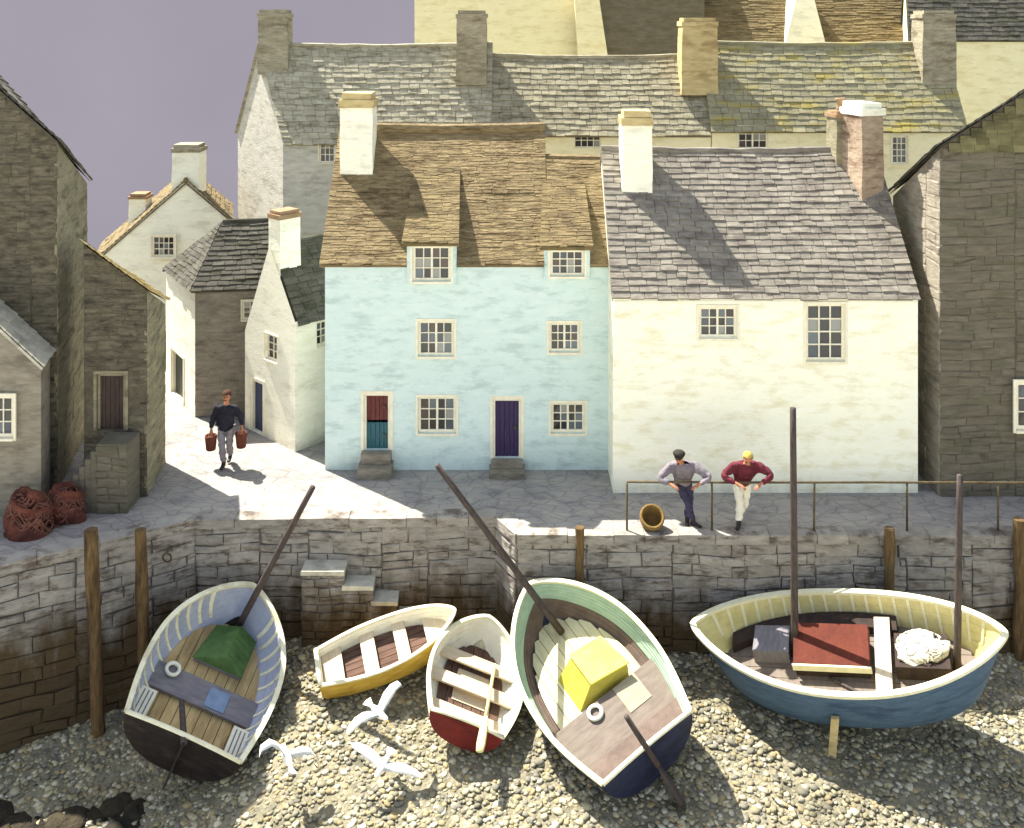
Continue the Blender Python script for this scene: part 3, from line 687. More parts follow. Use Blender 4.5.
# white gabled house at the head of the lane
def prism_house(name, pts_front, back, label, wall, roof, group=None):
    """front outline (base left, base right, eaves right, apex, eaves left) extruded by the vector back"""
    bl, br, er, ap, el = [V(p) for p in pts_front]; bk = V(back)
    root = thing(name, (bl + br) / 2, label, 'house', group)
    mb = MB()
    fr_ = [bl, br, er, ap, el]; ba = [p + bk for p in fr_]
    dn = V((0, 0, .05))
    mb.face(fr_); mb.face(ba[::-1]); mb.face([br, ba[1], ba[2], er]); mb.face([ba[0], bl, el, ba[4]])
    mb.build('wall', wall, root)
    nb = bk.normalized() * .06
    mb = MB()
    def ext(e): return e + (e - ap).normalized() * .12
    roof_slope(mb, ext(er) - nb, ext(er) + bk + nb, ap + bk + nb, ap - nb, course=.18, slab=.09)
    roof_slope(mb, ext(el) + bk + nb, ext(el) - nb, ap - nb, ap + bk + nb, course=.18, slab=.09)
    mb.tube([ap - nb, ap + bk + nb], .08, 8)
    mb.build('roof', roof, root)
    return root
D = 31.0
w1 = prism_house('lane_house', [W(96, 330, D) , W(230, 330, D), W(230, 217, D), W(186, 180, D), W(96, 258, D)], (-.75, 2.6, 0),
    'white gabled house with one small window at the head of the lane', 'white_wash', 'thatch_dark')
mbq = MB(); Pq, uq, nq = wall_face(mbq, (-12.9, D - .02), (-8.7, D - .02), 0, 1)
h = fr(-12.9, D, 153, 235, 176, 256); h = (h[0], h[1], h[2], h[3])
window(w1, lambda s, z: Pq(s, z) - nq * -.1, nq, h, 4, 3, seed=4, fr=.06, surround=.05)
chimney(w1, (-10.15, 31.45), .86, .8, 4.9, 6.42, 'white_wash', 'chimney_grey', capz=.24)
chimney(w1, (-12.0, 32.3), .55, .6, 3.6, 4.72, 'white_wash', 'pot', capz=.16)

# grey stone house with a hipped roof in the lane
FL, FR_, BR, BL = V((-8.22, 25.94, 0)), V((-5.3, 26.3, 0)), V((-5.5, 29.3, 0)), V((-9.72, 28.1, 0))
g1 = thing('lane_house', (-7.2, 26, 0), 'grey stone house with hipped slate roof and a cream side wall in the lane', 'house')
mb = MB(); P, u, n = wall_face(mb, FL, FR_, 0, 3.35)
rubble(mb, lambda s, v: P(s, v), lambda v: (0, (FR_ - FL).length), 3.3, n, (.12, .22), (.25, .5), .012, .008, (.3, .7))
wall_face(mb, FR_, BR, 0, 3.35); wall_face(mb, BR, BL, 0, 3.35); mb.build('wall', 'grey_stone', g1)
mb = MB(); hd = (1.35, 0.0, 1.95, 1.55)
wl = (FL - BL).length; hd = (wl * .2, .03, wl * .2 + 1.1, 1.22)
P2, u2, n2 = wall_face(mb, BL, FL, 0, 3.34, [hd]); mb.build('side_wall', 'white_wash', g1)
door(g1, P2, n2, hd, ('door_green',))
hq = (1.2, 2.5, 1.75, 3.0)
window(g1, lambda s, z: P(s, z) + n * .1, n, hq, 3, 3, seed=6, fr=.05, surround=.03)
mb = MB(); e = lambda p, dx, dy: V((p.x + dx, p.y + dy, 3.3))
rl, rr = V((-7.9, 27.3, 4.8)), V((-6.5, 27.6, 4.8))
roof_slope(mb, e(FL, -.08, -.12), e(FR_, .1, -.12), rr, rl, .17); roof_slope(mb, e(BL, -.12, .05), e(FL, -.08, -.12), rl, rl + V((.01, .01, 0)), .17)
roof_slope(mb, e(FR_, .1, -.12), e(BR, .1, .1), rr + V((.01, .01, 0)), rr, .3); roof_slope(mb, e(BR, .1, .1), e(BL, -.12, .05), rl, rr, .3)
mb.tube([rl, rr], .06, 8); mb.build('roof', 'slate_dark', g1)

# narrow white house with the steep gable beside the blue cottage
L_, C_ = V((-6.755, 25.3, 0)), V((-5.17, 23.84, 0)); gd = (C_ - L_).normalized(); gn = V((gd.y, -gd.x, 0)); bk = -gn
s1 = thing('narrow_house', ((L_ + C_) / 2), 'narrow white house with a steep gable and navy arched door beside the blue cottage', 'house')
Lg = (C_ - L_).length
ap = (Lg * .5, 4.75)
mb = MB(); hd = (Lg * .12, .03, Lg * .12 + .55, 1.3); hw = (Lg * .42, 1.95, Lg * .42 + .52, 2.58)
P, u, n = wall_face(mb, L_, C_, 0, (2.45, 3.1), [hd, hw], apex=ap)
B1_, B2_ = C_ + bk * 3.4, L_ + bk * 3.4
hs2 = (.62, 2.35, .98, 2.95)
P3, u3, n3 = wall_face(mb, C_, B1_, 0, 3.1, [hs2]); wall_face(mb, B1_, B2_, 0, (3.1, 2.45), apex=ap); wall_face(mb, B2_, L_, 0, 2.45)
mb.build('wall', 'white_wash', s1)
door(s1, P, n, hd, ('door_navy',)); window(s1, P, n, hw, 2, 3, seed=3, fr=.05, surround=.03); window(s1, P3, n3, hs2, 2, 3, seed=3, fr=.05, surround=.03)
A0 = L_ + gd * ap[0] + V((0, 0, ap[1])); A1 = A0 + bk * 3.5
mb = MB(); e1 = C_ + V((0, 0, 3.1)); e2 = L_ + V((0, 0, 2.45))
ex = lambda e_: e_ + (e_ - A0).normalized() * .1
roof_slope(mb, ex(e1) + bk * .06, ex(e1) + bk * 3.5, A1, A0 + bk * .06, .17); roof_slope(mb, ex(e2) + bk * 3.5, ex(e2) + bk * .06, A0 + bk * .06, A1, .3)
mb.tube([A0 + bk * .06, A1], .06, 8); mb.build('roof', 'slate_dark', s1)
cc = A0 + gd * .12 + bk * .36
chimney(s1, (cc.x, cc.y), .5, .62, 3.9, 5.62, 'white_wash', 'pot', rot=math.atan2(gd.y, gd.x), capz=.2)

# stone buildings at the quay's sides: leaning roofs, rubble fronts
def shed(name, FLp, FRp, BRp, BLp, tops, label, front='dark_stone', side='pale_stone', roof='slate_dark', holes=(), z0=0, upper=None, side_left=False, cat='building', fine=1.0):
    """stone building with its roof plane through four wall tops (FL, FR, BR, BL)"""
    FL, FR, BR, BL = [V((p[0], p[1], 0)) for p in (FLp, FRp, BRp, BLp)]
    zf, zr, zbr, zbl = tops
    root = thing(name, (FL + FR) / 2, label, cat)
    mb = MB(); P, u, n = wall_face(mb, FL, FR, z0, (zf, zr), holes, .2)
    for f in range(len(mb.f)): mb.m[f] = 1
    L = (FR - FL).length
    top = lambda s: zf + (zr - zf) * s / L
    def rng(v):
        a, b = 0, L
        z = v + z0
        if zf > zr:
            if z > zr: b = L * (zf - z) / (zf - zr)
        elif z > zf: a = L * (z - zf) / (zr - zf)
        return a, b
    m2 = MB(); rubble(m2, lambda s, v: P(s, v + z0), rng, max(zf, zr) - z0 - .05, n, (.13 * fine, .26 * fine), (.3 * fine, .7 * fine), .02, .007)
    for i, f in enumerate(m2.f):                     # leave the openings free
        pass
    keep = MB(); step = 9
    for k in range(0, len(m2.f), step):
        vs = sorted({i for f in m2.f[k:k + step] for i in f}); pts = [V(m2.v[i]) for i in vs]
        ok = True
        for h in holes:
            us = [(p - V((FL.x, FL.y, 0))).dot(u) for p in pts]; zs = [p.z for p in pts]
            if max(us) > h[0] and min(us) < h[2] and max(zs) > h[1] and min(zs) < h[3]:
                ok = False
        if ok:
            mp = {i: j for j, i in enumerate(vs)}
            keep.raw(pts, [tuple(mp[i] for i in f) for f in m2.f[k:k + step]], m2.t[k])
    mb.raw(keep.v, keep.f, .5); mb.t[-len(keep.t):] = keep.t
    mb.build('front_wall', [front, 'mortar'], root)
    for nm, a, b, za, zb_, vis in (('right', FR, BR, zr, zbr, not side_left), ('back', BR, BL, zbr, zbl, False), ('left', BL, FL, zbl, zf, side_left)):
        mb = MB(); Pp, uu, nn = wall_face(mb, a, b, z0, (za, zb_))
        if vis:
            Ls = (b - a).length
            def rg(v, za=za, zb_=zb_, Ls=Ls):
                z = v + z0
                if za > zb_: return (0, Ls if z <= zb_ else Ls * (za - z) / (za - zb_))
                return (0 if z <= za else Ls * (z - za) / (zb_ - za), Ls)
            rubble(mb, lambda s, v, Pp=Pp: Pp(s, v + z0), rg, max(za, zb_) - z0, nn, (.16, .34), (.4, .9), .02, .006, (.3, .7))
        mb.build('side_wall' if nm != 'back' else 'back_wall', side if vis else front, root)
    mb = MB()
    c = [FL + V((0, 0, zf)), FR + V((0, 0, zr)), BR + V((0, 0, zbr)), BL + V((0, 0, zbl))]
    cen = sum(c, V()) / 4
    c = [p + (V((p.x, p.y, 0)) - V((cen.x, cen.y, 0))).normalized() * .14 for p in c]
    if zf > zr: roof_slope(mb, c[1] , c[2], c[3], c[0], .22, slab=.05)
    else: roof_slope(mb, c[3], c[0], c[1], c[2], .22, slab=.05)
    for v in range(len(mb.v)): mb.v[v] = (mb.v[v][0], mb.v[v][1], mb.v[v][2] + .06)
    mb.build('roof', roof, root)
    return root, P, u, n
Dk = 21.9
c57 = W(57, 142, Dk); c87 = W(87, 183, 25.0); c0 = W(-60, 32, 21.7)
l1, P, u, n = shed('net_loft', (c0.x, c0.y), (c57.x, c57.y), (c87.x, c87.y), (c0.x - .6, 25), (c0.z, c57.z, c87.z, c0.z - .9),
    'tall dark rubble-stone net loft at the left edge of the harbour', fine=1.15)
Dk = 21.6
a, b, c = W(84, 240, Dk), W(147, 291, Dk), W(165, 304, 23.3)
uo = lambda px: (px - 84) / F * Dk
hd = (uo(97), H - (430 - YH) / F * Dk, uo(125), H - (374 - YH) / F * Dk)
l2, P, u, n = shed('store_house', (a.x, a.y), (b.x, b.y), (c.x, c.y), (a.x - .4, 23.3), (a.z, b.z, c.z, a.z - .7),
    'dark stone store with an outside stair to its raised door, beside the net loft', roof='buff', holes=[hd], fine=.8)
door(l2, P, n, hd, ('door_dark',), 'pale_stone', knob=False)
# outside stair up to the raised door
zl = hd[1]; xl0, xl1 = a.x + hd[0] + .28, b.x - .14
stt = MB(); nst = 8
for i in range(nst):
    x0 = a.x - .4 + (xl0 - a.x + .4) * i / nst; x1 = a.x - .4 + (xl0 - a.x + .4) * (i + 1) / nst
    stt.box(x0, x1 - .002, Dk - .72, Dk - .05, 0, zl * (i + 1) / (nst + 1), rnd.random(), j=.008)
stt.box(xl0, xl1, Dk - .72, Dk - .05, 0, zl - .01, .5, j=.008)
pos = lambda s, v: V((xl0 + s, Dk - .725, v)); rubble(stt, pos, lambda v: (0, xl1 - xl0), zl - .03, V((0, -1, 0)), (.13, .24), (.25, .5), .025)
stt.build('outside_stair', 'brown_stone', l2)
# cottage end at the far left
Dk = 20.75
l3 = prism_house('quayside_cottage', [W(-110, 520, Dk), W(41, 516, Dk), W(41, 362, Dk), W(-35, 292, Dk), W(-110, 362, Dk)], (-.25, .95, 0),
    'small grey cottage end with a pale slate roof behind the red nets', 'grey_stone', 'tread')
x0_ = (-110 - CX) / F * Dk
mbq = MB(); Pq3, uq3, nq3 = wall_face(mbq, (x0_, Dk), (x0_ + 3.1, Dk), 0, 1)
window(l3, lambda s, z: Pq3(s, z) + nq3 * .1, nq3, fr(x0_, Dk, -16, 394, 16, 436), 3, 3, seed=12, fr=.07, surround=.05)

# tall stone building on the right
Dk = 21.62
A_, Rr, Bk = W(940, 148, Dk), W(1120, 28, Dk), W(893, 196, 24.3)
mb = MB()
rb, P, u, n = shed('harbour_store', (A_.x, A_.y), (Rr.x, Rr.y), (Rr.x, 24.3), (Bk.x, Bk.y), (A_.z, Rr.z, Rr.z - 1.0, Bk.z),
    'tall brown stone harbour store at the right edge, its upper gable hung with slate', front='brown_stone', side='grey_stone', roof='slate_dark', side_left=True)
zs = W(940, 152, Dk).z
mb = MB(); LL = Rr.x - A_.x
tp = lambda s: A_.z + (Rr.z - A_.z) * s / LL
v = zs
while v < Rr.z - .1:
    s0 = max(0, (v + .2 - A_.z) / (Rr.z - A_.z) * LL); s = s0
    while s < LL:
        w = rnd.uniform(.2, .4); q = min(LL, s + w - .008)
        p = [P(s, v) + n * .07, P(q, v) + n * .075, P(q, v + .2) + n * .045, P(s, v + .2) + n * .045]
        mb.hexa([x - n * .035 for x in p], p, rnd.random()); s += w
    v += .16
mb.build('slate_hanging', 'olive_slate', rb)
window(rb, lambda s, z: P(s, z) + n * .12, n, ((1013 - 940) / F * Dk, H - (428 - YH) / F * Dk, (1046 - 940) / F * Dk, H - (380 - YH) / F * Dk), 3, 3, seed=2, fr=.08)

# ------------------------------------------------------------------ railing, posts, ring, basket, nets
rl_ = thing('railing', (6.5, 20.12, 0), 'rusty iron railing along the quay edge where the two men lean', 'railing')
yR = 20.14
mb = MB(); xs0 = (627 - CX) / F * yR
mb.tube([(xs0, yR, 1.0), (xs0 + 2.2, yR, .985), (xs0 + 5, yR, .99), (xs0 + 9, yR, .975), (12.5, yR, .98)], .024, 8); mb.build('top_rail', 'iron', rl_, smooth=True)
for px in (627, 712, 814, 907, 998, 1090):
    mb = MB(); x = (px - CX) / F * yR; mb.tube([(x, yR, .0), (x + rnd.uniform(-.01, .01), yR, .97)], .022, 8); mb.build('railing_post', 'iron', rl_, smooth=True)
def post(px, ytop, ybot, D, r, label, lean=0.0, z0=None):
    t = W(px, ytop, D); b = W(px + lean, ybot, D)
    if z0 is not None: b.z = z0
    mb = MB(); k = 7
    pts = [b.lerp(t, i / k) + V((rnd.uniform(-.015, .015), rnd.uniform(-.015, .015), 0)) for i in range(k + 1)]
    mb.tube(pts, [r * rnd.uniform(.88, 1.12) for _ in pts], 9)
    o = mb.build('mooring_post', 'timber', None, off=b); smooth_by(o, 50)
    return tag(o, label, 'post', 'timber posts against the quay walls')
def wallD(px, off=0.0):
    for a, b in zip(Q, Q[1:]):
        # ray x = k*y meets the quay edge line
        k = (px - CX) / F; dx, dy = b.x - a.x, b.y - a.y
        t = (k * a.y - a.x) / (dx - k * dy)
        if 0 <= t <= 1: return a.y + t * dy - off
    return 20 - off
D1, D2 = wallD(94, .78), wallD(143, .74)
post(91, 530, 690, D1, .13, 'left of two tall timber posts against the left quay wall', 10, z0=-4.2)
post(140, 530, 690, D2, .12, 'right of two tall timber posts against the left quay wall, near the iron ring', 8, z0=-4.0)
post(580, 527, 640, 19.9, .09, 'short timber post against the quay wall behind the green-lined boat', 0, z0=-2.6)
post(889, 528, 640, 19.84, .1, 'short timber post against the quay wall behind the blue boat', 0, z0=-2.6)
post(1019, 519, 640, 19.84, .11, 'timber post against the quay wall at the right edge', 0, z0=-2.6)
mb = MB(); Dr = wallD(168, .22); c = W(168, 556, Dr)
mb.tube([c + V((.085 * math.cos(t), -.06 - .03 * math.sin(t), .1 * math.sin(t))) for t in [i * 2 * math.pi / 16 for i in range(16)]], .018, 6, closed=True)
mb.tube([c + V((0, .3, .1)), c + V((0, -.08, .1))], .025, 6)
tag(mb.build('mooring_ring', 'iron', None, smooth=True, off=c), 'iron mooring ring fixed in the left quay wall', 'ring')
# basket by the railing
b0 = G(652, 536); b0.y = 20.22; b0.x = (652 - CX) / F * 20.22
bk_ = thing('basket', b0, 'round wicker basket tipped towards the harbour under the railing', 'basket')
mb = MB(); M = Matrix.Translation(b0 + V((0, .05, .185))) @ Matrix.Scale(.84, 4) @ Matrix.Rotation(math.radians(42), 4, 'X') @ Matrix.Translation((0, 0, -.2))
prof = [(.17, 0), (.2, .02), (.25, .14), (.27, .3), (.275, .34), (.25, .34), (.235, .28), (.22, .14), (.17, .05), (.0, .045)]
mb.lathe(prof, 26, M=M)
for z in (.06, .12, .18, .24, .3):
    rr_ = .2 + .07 * min(1, z / .25) + .012
    mb.tube([M @ V((rr_ * math.cos(t), rr_ * math.sin(t), z + .012 * math.sin(9 * t))) for t in [i * 2 * math.pi / 36 for i in range(36)]], .014, 5, closed=True)
mb.build('basket_body', 'wicker', bk_, smooth=True)
mb = MB(); mb.tube([M @ V((.265 * math.cos(t), .265 * math.sin(t), .345)) for t in [i * 2 * math.pi / 30 for i in range(30)]], .03, 7, closed=True); mb.build('basket_rim', 'wicker', bk_, smooth=True)
# heaped red nets
def net_heap(c, r, hgt, label, seed):
    g = random.Random(seed); root = thing('fishing_net', c, label, 'fishing net', 'red nets heaped on the quay')
    mb = MB(); n1, n2 = 28, 16; vs = []
    ph = [(g.uniform(1, 5), g.uniform(1, 5), g.uniform(0, 6)) for _ in range(9)]
    for k in range(n2 + 1):
        a = math.pi / 2 * k / n2
        for i in range(n1):
            t = 2 * math.pi * i / n1
            d = 1 + .11 * sum(math.sin(p * t * 1.0 // 1 * 0 + round(p) * t + q * a * 2 + s) for p, q, s in ph) / 2.2
            x = r * math.cos(a) ** .55 * math.cos(t) * d; y = r * .85 * math.cos(a) ** .55 * math.sin(t) * d
            vs.append(c + V((x, y, hgt * math.sin(a) ** .8 * d + .0)))
    fs = [(k * n1 + i, k * n1 + (i + 1) % n1, (k + 1) * n1 + (i + 1) % n1, (k + 1) * n1 + i) for k in range(n2) for i in range(n1)]
    mb.raw(vs, fs); mb.build('net_mass', 'net_red', root, smooth=True)
    mb = MB()
    for q in range(70):
        t0 = g.uniform(0, 6.28); pts = []
        a = g.uniform(.1, 1.2); da = g.uniform(-.12, .12); L = g.uniform(.8, 2.4)
        for s in range(14):
            t = t0 + L * s / 13; a2 = max(.02, min(1.5, a + da * s * .5 + .12 * math.sin(s * .9 + q)))
            R = 1.02 + .03 * math.sin(q * 1.7)
            pts.append(c + V((r * math.cos(a2) ** .55 * math.cos(t) * R, r * .85 * math.cos(a2) ** .55 * math.sin(t) * R, hgt * math.sin(a2) ** .8 * R)))
        mb.tube(pts, g.uniform(.012, .022), 5)
    mb.build('net_rope', 'net_dark', root, smooth=True)
net_heap(V((-9.72, 20.12, 0)), .44, .74, 'nearer and larger heap of rust-red net at the left edge of the quay', 3)
net_heap(V((-9.22, 20.62, 0)), .38, .66, 'further heap of rust-red net at the foot of the outside stair', 8)
mb = MB(); p0 = G(104, 506); mb.tube([p0, p0 + V((0, 0, .3)), p0 + V((.01, 0, .55))], [.09, .085, .08], 9)
tag(mb.build('short_post', 'timber', None, off=p0), 'stubby wooden post at the foot of the outside stair', 'post')
# low dark rocks put in place of a dark shadow band, bottom left
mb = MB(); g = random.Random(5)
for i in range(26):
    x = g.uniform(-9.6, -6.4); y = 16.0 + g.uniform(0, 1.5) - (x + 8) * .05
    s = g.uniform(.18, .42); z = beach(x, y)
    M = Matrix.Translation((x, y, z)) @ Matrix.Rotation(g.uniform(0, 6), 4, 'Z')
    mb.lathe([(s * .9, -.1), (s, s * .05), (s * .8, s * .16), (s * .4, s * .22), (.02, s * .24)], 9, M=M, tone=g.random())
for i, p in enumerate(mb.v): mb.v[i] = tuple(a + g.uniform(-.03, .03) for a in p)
tag(mb.build('shadow_band_rocks', 'weed', smooth=True), 'low dark rocks standing in for a shadow band at the foot of the left quay wall', 'rocks', kind='stuff')

# ------------------------------------------------------------------ boats
def half_beam(t, tr, kind):
    if kind == 'transom':
        if t < .42: return tr + (1 - tr) * math.sin(t / .42 * math.pi / 2)
        return max(0.0, 1 - ((t - .42) / .58) ** 2.3) ** .72
    return max(0.0, 1 - abs(2 * t - 1) ** 2.2) ** .75
class Boat:
    def __init__(s, name, label, L, B, h, tr, kind, yaw, pit, rol, T, zf, cat='boat', group=None, full=.75):
        s.L, s.B, s.h, s.tr, s.kind, s.zf = L, B, h, tr, kind, zf
        s.full = full; K = .985; T = V((T[0] * K, T[1] * K, H + (T[2] - H) * K))
        s.root = thing(name, T, label, cat, group); s.root.scale = (K, K, K); s.root.rotation_mode = 'YXZ'; s.root.rotation_euler = (pit, rol, yaw)
        s.M = Matrix.Translation(V(T)) @ (Matrix.Rotation(yaw, 4, 'Z') @ Matrix.Rotation(pit, 4, 'X') @ Matrix.Rotation(rol, 4, 'Y')) @ Matrix.Scale(K, 4)
        s.N = 36
        s.ts = [1 - (1 - i / s.N) ** 1.4 if kind == 'transom' else .5 - .5 * math.cos(math.pi * i / s.N) for i in range(s.N + 1)]
    def zg(s, t): return s.h + .28 * s.h * (max(0, (t - .35) / .65) ** 2 if s.kind == 'transom' else (2 * t - 1) ** 2)
    def zk(s, t):
        if s.kind != 'transom': return -.3 + (s.h * .5 + .3) * abs(2 * t - 1) ** 3.2
        if s.kind == 'transom': return s.h * (.5 * max(0, (t - .72) / .28) ** 2.2 + .1 * max(0, (.2 - t) / .2) ** 2)
        return s.h * .5 * abs(2 * t - 1) ** 3.2
    def b(s, t): return half_beam(t, s.tr, s.kind) * s.B / 2
    def sec(s, t, q, ins=0.0):                       # q: 0 keel .. 1 gunwale
        bb = max(0, s.b(t) - ins) if s.b(t) > .02 else 0; k = s.zk(t) + ins * .9; g = s.zg(t)
        a = q * math.pi / 2
        return bb * math.sin(a) ** s.full, k + (g - k) * (1 - math.cos(a)) ** .92
    def y(s, t, q=1):
        e = (max(0, (t - .7) / .3) ** 2 if s.kind == 'transom' else (max(0, abs(2 * t - 1) - .6) / .4) ** 2 * (1 if t > .5 else -1))
        return (t - .5) * s.L - e * (1 - q) * .1 * s.L
    def skin(s, name, mat_, q0=0, q1=1, ins=0.0, nq=6, t0=0, t1=1, smooth=True):
        mb = MB(); ts = [t for t in s.ts if t0 <= t <= t1]; lap = -.013 if ins == 0 else .011
        qs = []                                      # lapped strakes: each plank stands proud of the one below
        for i in range(nq):
            for f in ((0, 1), (.5, .5), (1, 0)): qs.append((q0 + (q1 - q0) * (i + f[0]) / nq, ins + lap * (f[1] if ins == 0 else f[0]) * min(1, (i + .3))))
        vs = []; m_ = len(qs)
        for t in ts:
            row = []
            for q, n_ in qs: x, z = s.sec(t, q, n_); row.append((x, s.y(t, q), z))
            vs += [(-a, b_, c) for a, b_, c in row[::-1]] + row
        k = 2 * m_; fs = []
        for i in range(len(ts) - 1):
            for j in range(k - 1):
                if q0 > 0 and j == m_ - 1: continue
                fs.append((i * k + j, i * k + j + 1, (i + 1) * k + j + 1, (i + 1) * k + j))
        mb.raw(vs, fs); o = mb.build(name, mat_, s.root, local=True); smooth_by(o, 30); return o
    def gunwale(s, mat_, w=.07, hgt=.05, name='gunwale'):
        pts = [V((-s.b(t), s.y(t), s.zg(t))) for t in s.ts] + [V((s.b(t), s.y(t), s.zg(t))) for t in s.ts[::-1]][1:]
        if s.kind != 'transom': pts = pts[:-1]
        mb = MB(); n_ = len(pts); ring = []
        for i, p in enumerate(pts):
            cl = s.kind != 'transom'
            a = pts[i - 1] if (i or cl) else p; b_ = pts[(i + 1) % n_] if (i < n_ - 1 or cl) else p
            d = (b_ - a); d.z = 0; d.normalize(); o = V((-d.y, d.x, 0))
            o = o if d.length else V((1, 0, 0))
            ring.append([p + o * w * .45 + V((0, 0, -hgt * .5)), p + o * w * .45 + V((0, 0, hgt * .5)), p - o * w * .75 + V((0, 0, hgt * .5)), p - o * w * .75 + V((0, 0, -hgt * .5))])
        vs = [q for r_ in ring for q in r_]; fs = []
        for i in range(n_ if s.kind != 'transom' else n_ - 1):
            i2 = (i + 1) % n_
            for j in range(4): fs.append((i * 4 + j, i2 * 4 + j, i2 * 4 + (j + 1) % 4, i * 4 + (j + 1) % 4))
        if s.kind == 'transom': fs += [(0, 1, 2, 3), ((n_ - 1) * 4, (n_ - 1) * 4 + 3, (n_ - 1) * 4 + 2, (n_ - 1) * 4 + 1)]
        mb.raw(vs, fs); o = mb.build(name, mat_, s.root, local=True); smooth_by(o, 35); return o
    def transom(s, mat_, trim, inner=None):
        qs = [i / 14 for i in range(15)]; y0 = -s.L / 2
        prof = [s.sec(0, q) for q in qs]; loop = [(-x, z) for x, z in prof[::-1]] + prof[1:]
        loop += [(s.b(0) * f, s.zg(0) + .05 * (1 - f * f)) for f in (.6, .2, -.2, -.6)]
        mb = MB(); mb.hexa([(x, y0 - .035, z) for x, z in loop], [(x, y0 + .015, z) for x, z in loop]); o = mb.build('transom', mat_, s.root, local=True)
        if inner:
            mb = MB(); mb.hexa([(x * .96, y0 + .018, z + .02 * (1 if z < .3 else -1)) for x, z in loop], [(x * .96, y0 + .04, z + .02 * (1 if z < .3 else -1)) for x, z in loop]); mb.build('transom_lining', inner, o, local=True)
        mb = MB(); top = [(s.b(0) * f, y0 - .01, s.zg(0) + .05 * (1 - f * f) + .02) for f in (-1, -.6, -.2, .2, .6, 1)]
        mb.tube(top, .045, 6, flat=.7); mb.build('transom_rail', trim, o, local=True, smooth=True)
    def inner_half(s, t, z, ins=.05):
        lo, hi = 0, 1
        if s.sec(t, 0, ins)[1] > z: return 0
        for _ in range(24):
            m = (lo + hi) / 2
            if s.sec(t, m, ins)[1] < z: lo = m
            else: hi = m
        return s.sec(t, lo, ins)[0]
    def deck(s, name, mat_, z, t0, t1, th=.03, planks=9, clip=1.0, skew=0.0, ins=.055):
        """boards across the hull's inside at height z"""
        mb = MB(); ts = [t0 + (t1 - t0) * i / 16 for i in range(17)]
        hw = [s.inner_half(t, z, ins) * clip for t in ts]; w = max(hw)
        for p in range(planks):
            a, b_ = -w + 2 * w * p / planks, -w + 2 * w * (p + 1) / planks - .012
            ring = []
            for t, h_ in zip(ts, hw):
                x0, x1 = max(a, -h_), min(b_, h_)
                if x1 - x0 > .004: ring.append((x0, x1, s.y(t, .5)))
            if len(ring) < 2: continue
            tn = rnd.random(); dz = rnd.uniform(0, .004); vs = []; fs = []
            for x0, x1, y in ring: vs += [(x0, y, z + dz), (x1, y, z + dz), (x0, y, z - th), (x1, y, z - th)]
            for i in range(len(ring) - 1):
                q = i * 4; fs += [(q, q + 1, q + 5, q + 4), (q + 2, q, q + 4, q + 6), (q + 1, q + 3, q + 7, q + 5)]
            fs += [(0, 2, 3, 1), (len(vs) - 4, len(vs) - 3, len(vs) - 1, len(vs) - 2)]
            mb.raw(vs, fs, tn)
        return mb.build(name, mat_, s.root, local=True)
    def ribs(s, mat_, ts, q0=.55, w=.045, d=.03, name='rib', ins=.05):
        for t in ts:
            for sg in (-1, 1):
                mb = MB(); qs = [q0 + (.985 - q0) * i / 7 for i in range(8)]; vs = []; fs = []
                for q in qs:
                    for tt, dd in ((-1, 0), (1, 0), (1, 1), (-1, 1)):
                        x, z = s.sec(t + tt * w / 2 / s.L, q, ins + dd * d - .008); vs.append((sg * x, s.y(t + tt * w / 2 / s.L, q), z))
                for i in range(7):
                    for j in range(4): fs.append((i * 4 + j, i * 4 + (j + 1) % 4, i * 4 + 4 + (j + 1) % 4, i * 4 + 4 + j))
                fs += [(0, 1, 2, 3), (28, 31, 30, 29)]
                mb.raw(vs, fs); mb.build(name, mat_, s.root, local=True)
    def part(s, name, mat_, fn, parent=None, smooth=False):
        mb = MB(); fn(mb); return mb.build(name, mat_, parent or s.root, local=True, smooth=smooth)
    def bar(s, name, mat_, p, q, r0, r1, parent=None):
        p, q = V(p), V(q)
        def f(mb): mb.tube([p.lerp(q, i / 8) for i in range(9)], [r0 + (r1 - r0) * i / 8 for i in range(9)], 9)
        return s.part(name, mat_, f, parent, True)
    def loc(s, w): return s.M.inverted() @ V(w)
    def wor(s, l): return s.M @ V(l)
def torus(name, mat_, c, M, R, r, label, cat, group=None):
    mb = MB(); mb.tube([M @ V((R * math.cos(t), R * math.sin(t), 0)) for t in [i * 2 * math.pi / 28 for i in range(28)]], r, 9, closed=True, flat=.8)
    return tag(mb.build(name, mat_, None, smooth=True, off=c), label, cat, group)
GB = 'boats drawn up on the shingle'
# A: black-sterned boat on the left
A = Boat('fishing_boat', 'black-sterned open boat with lilac sides and a green canvas hatch under the left quay wall', 3.198, 2.544, .9, .86, 'transom', -.1072, .225, .4269, (-5.915, 19.203, -2.638), .34, group=GB)
A.skin('hull', 'hull_black'); A.skin('lining', 'lin_blue', 0.25, .99, .045); A.gunwale('hull_cream', .075, .055); A.transom('hull_black', 'hull_cream', 'lin_white')
A.ribs('hull_cream', [.12, .21, .3, .39, .48, .57, .66, .74, .81, .87], .52)
A.deck('floor_boards', 'fl_tan', .34, .02, .93)
dk = A.deck('stern_bench', 'deck_grey', .43, .31, .47, .05, 1)
A.part('bench_panel', 'blue_pad', lambda mb: mb.hexa([(.08, -.56, .432), (.48, -.56, .432), (.48, -.18, .432), (.08, -.18, .432)], [(.08, -.56, .446), (.48, -.56, .446), (.48, -.18, .446), (.08, -.18, .446)]), dk)
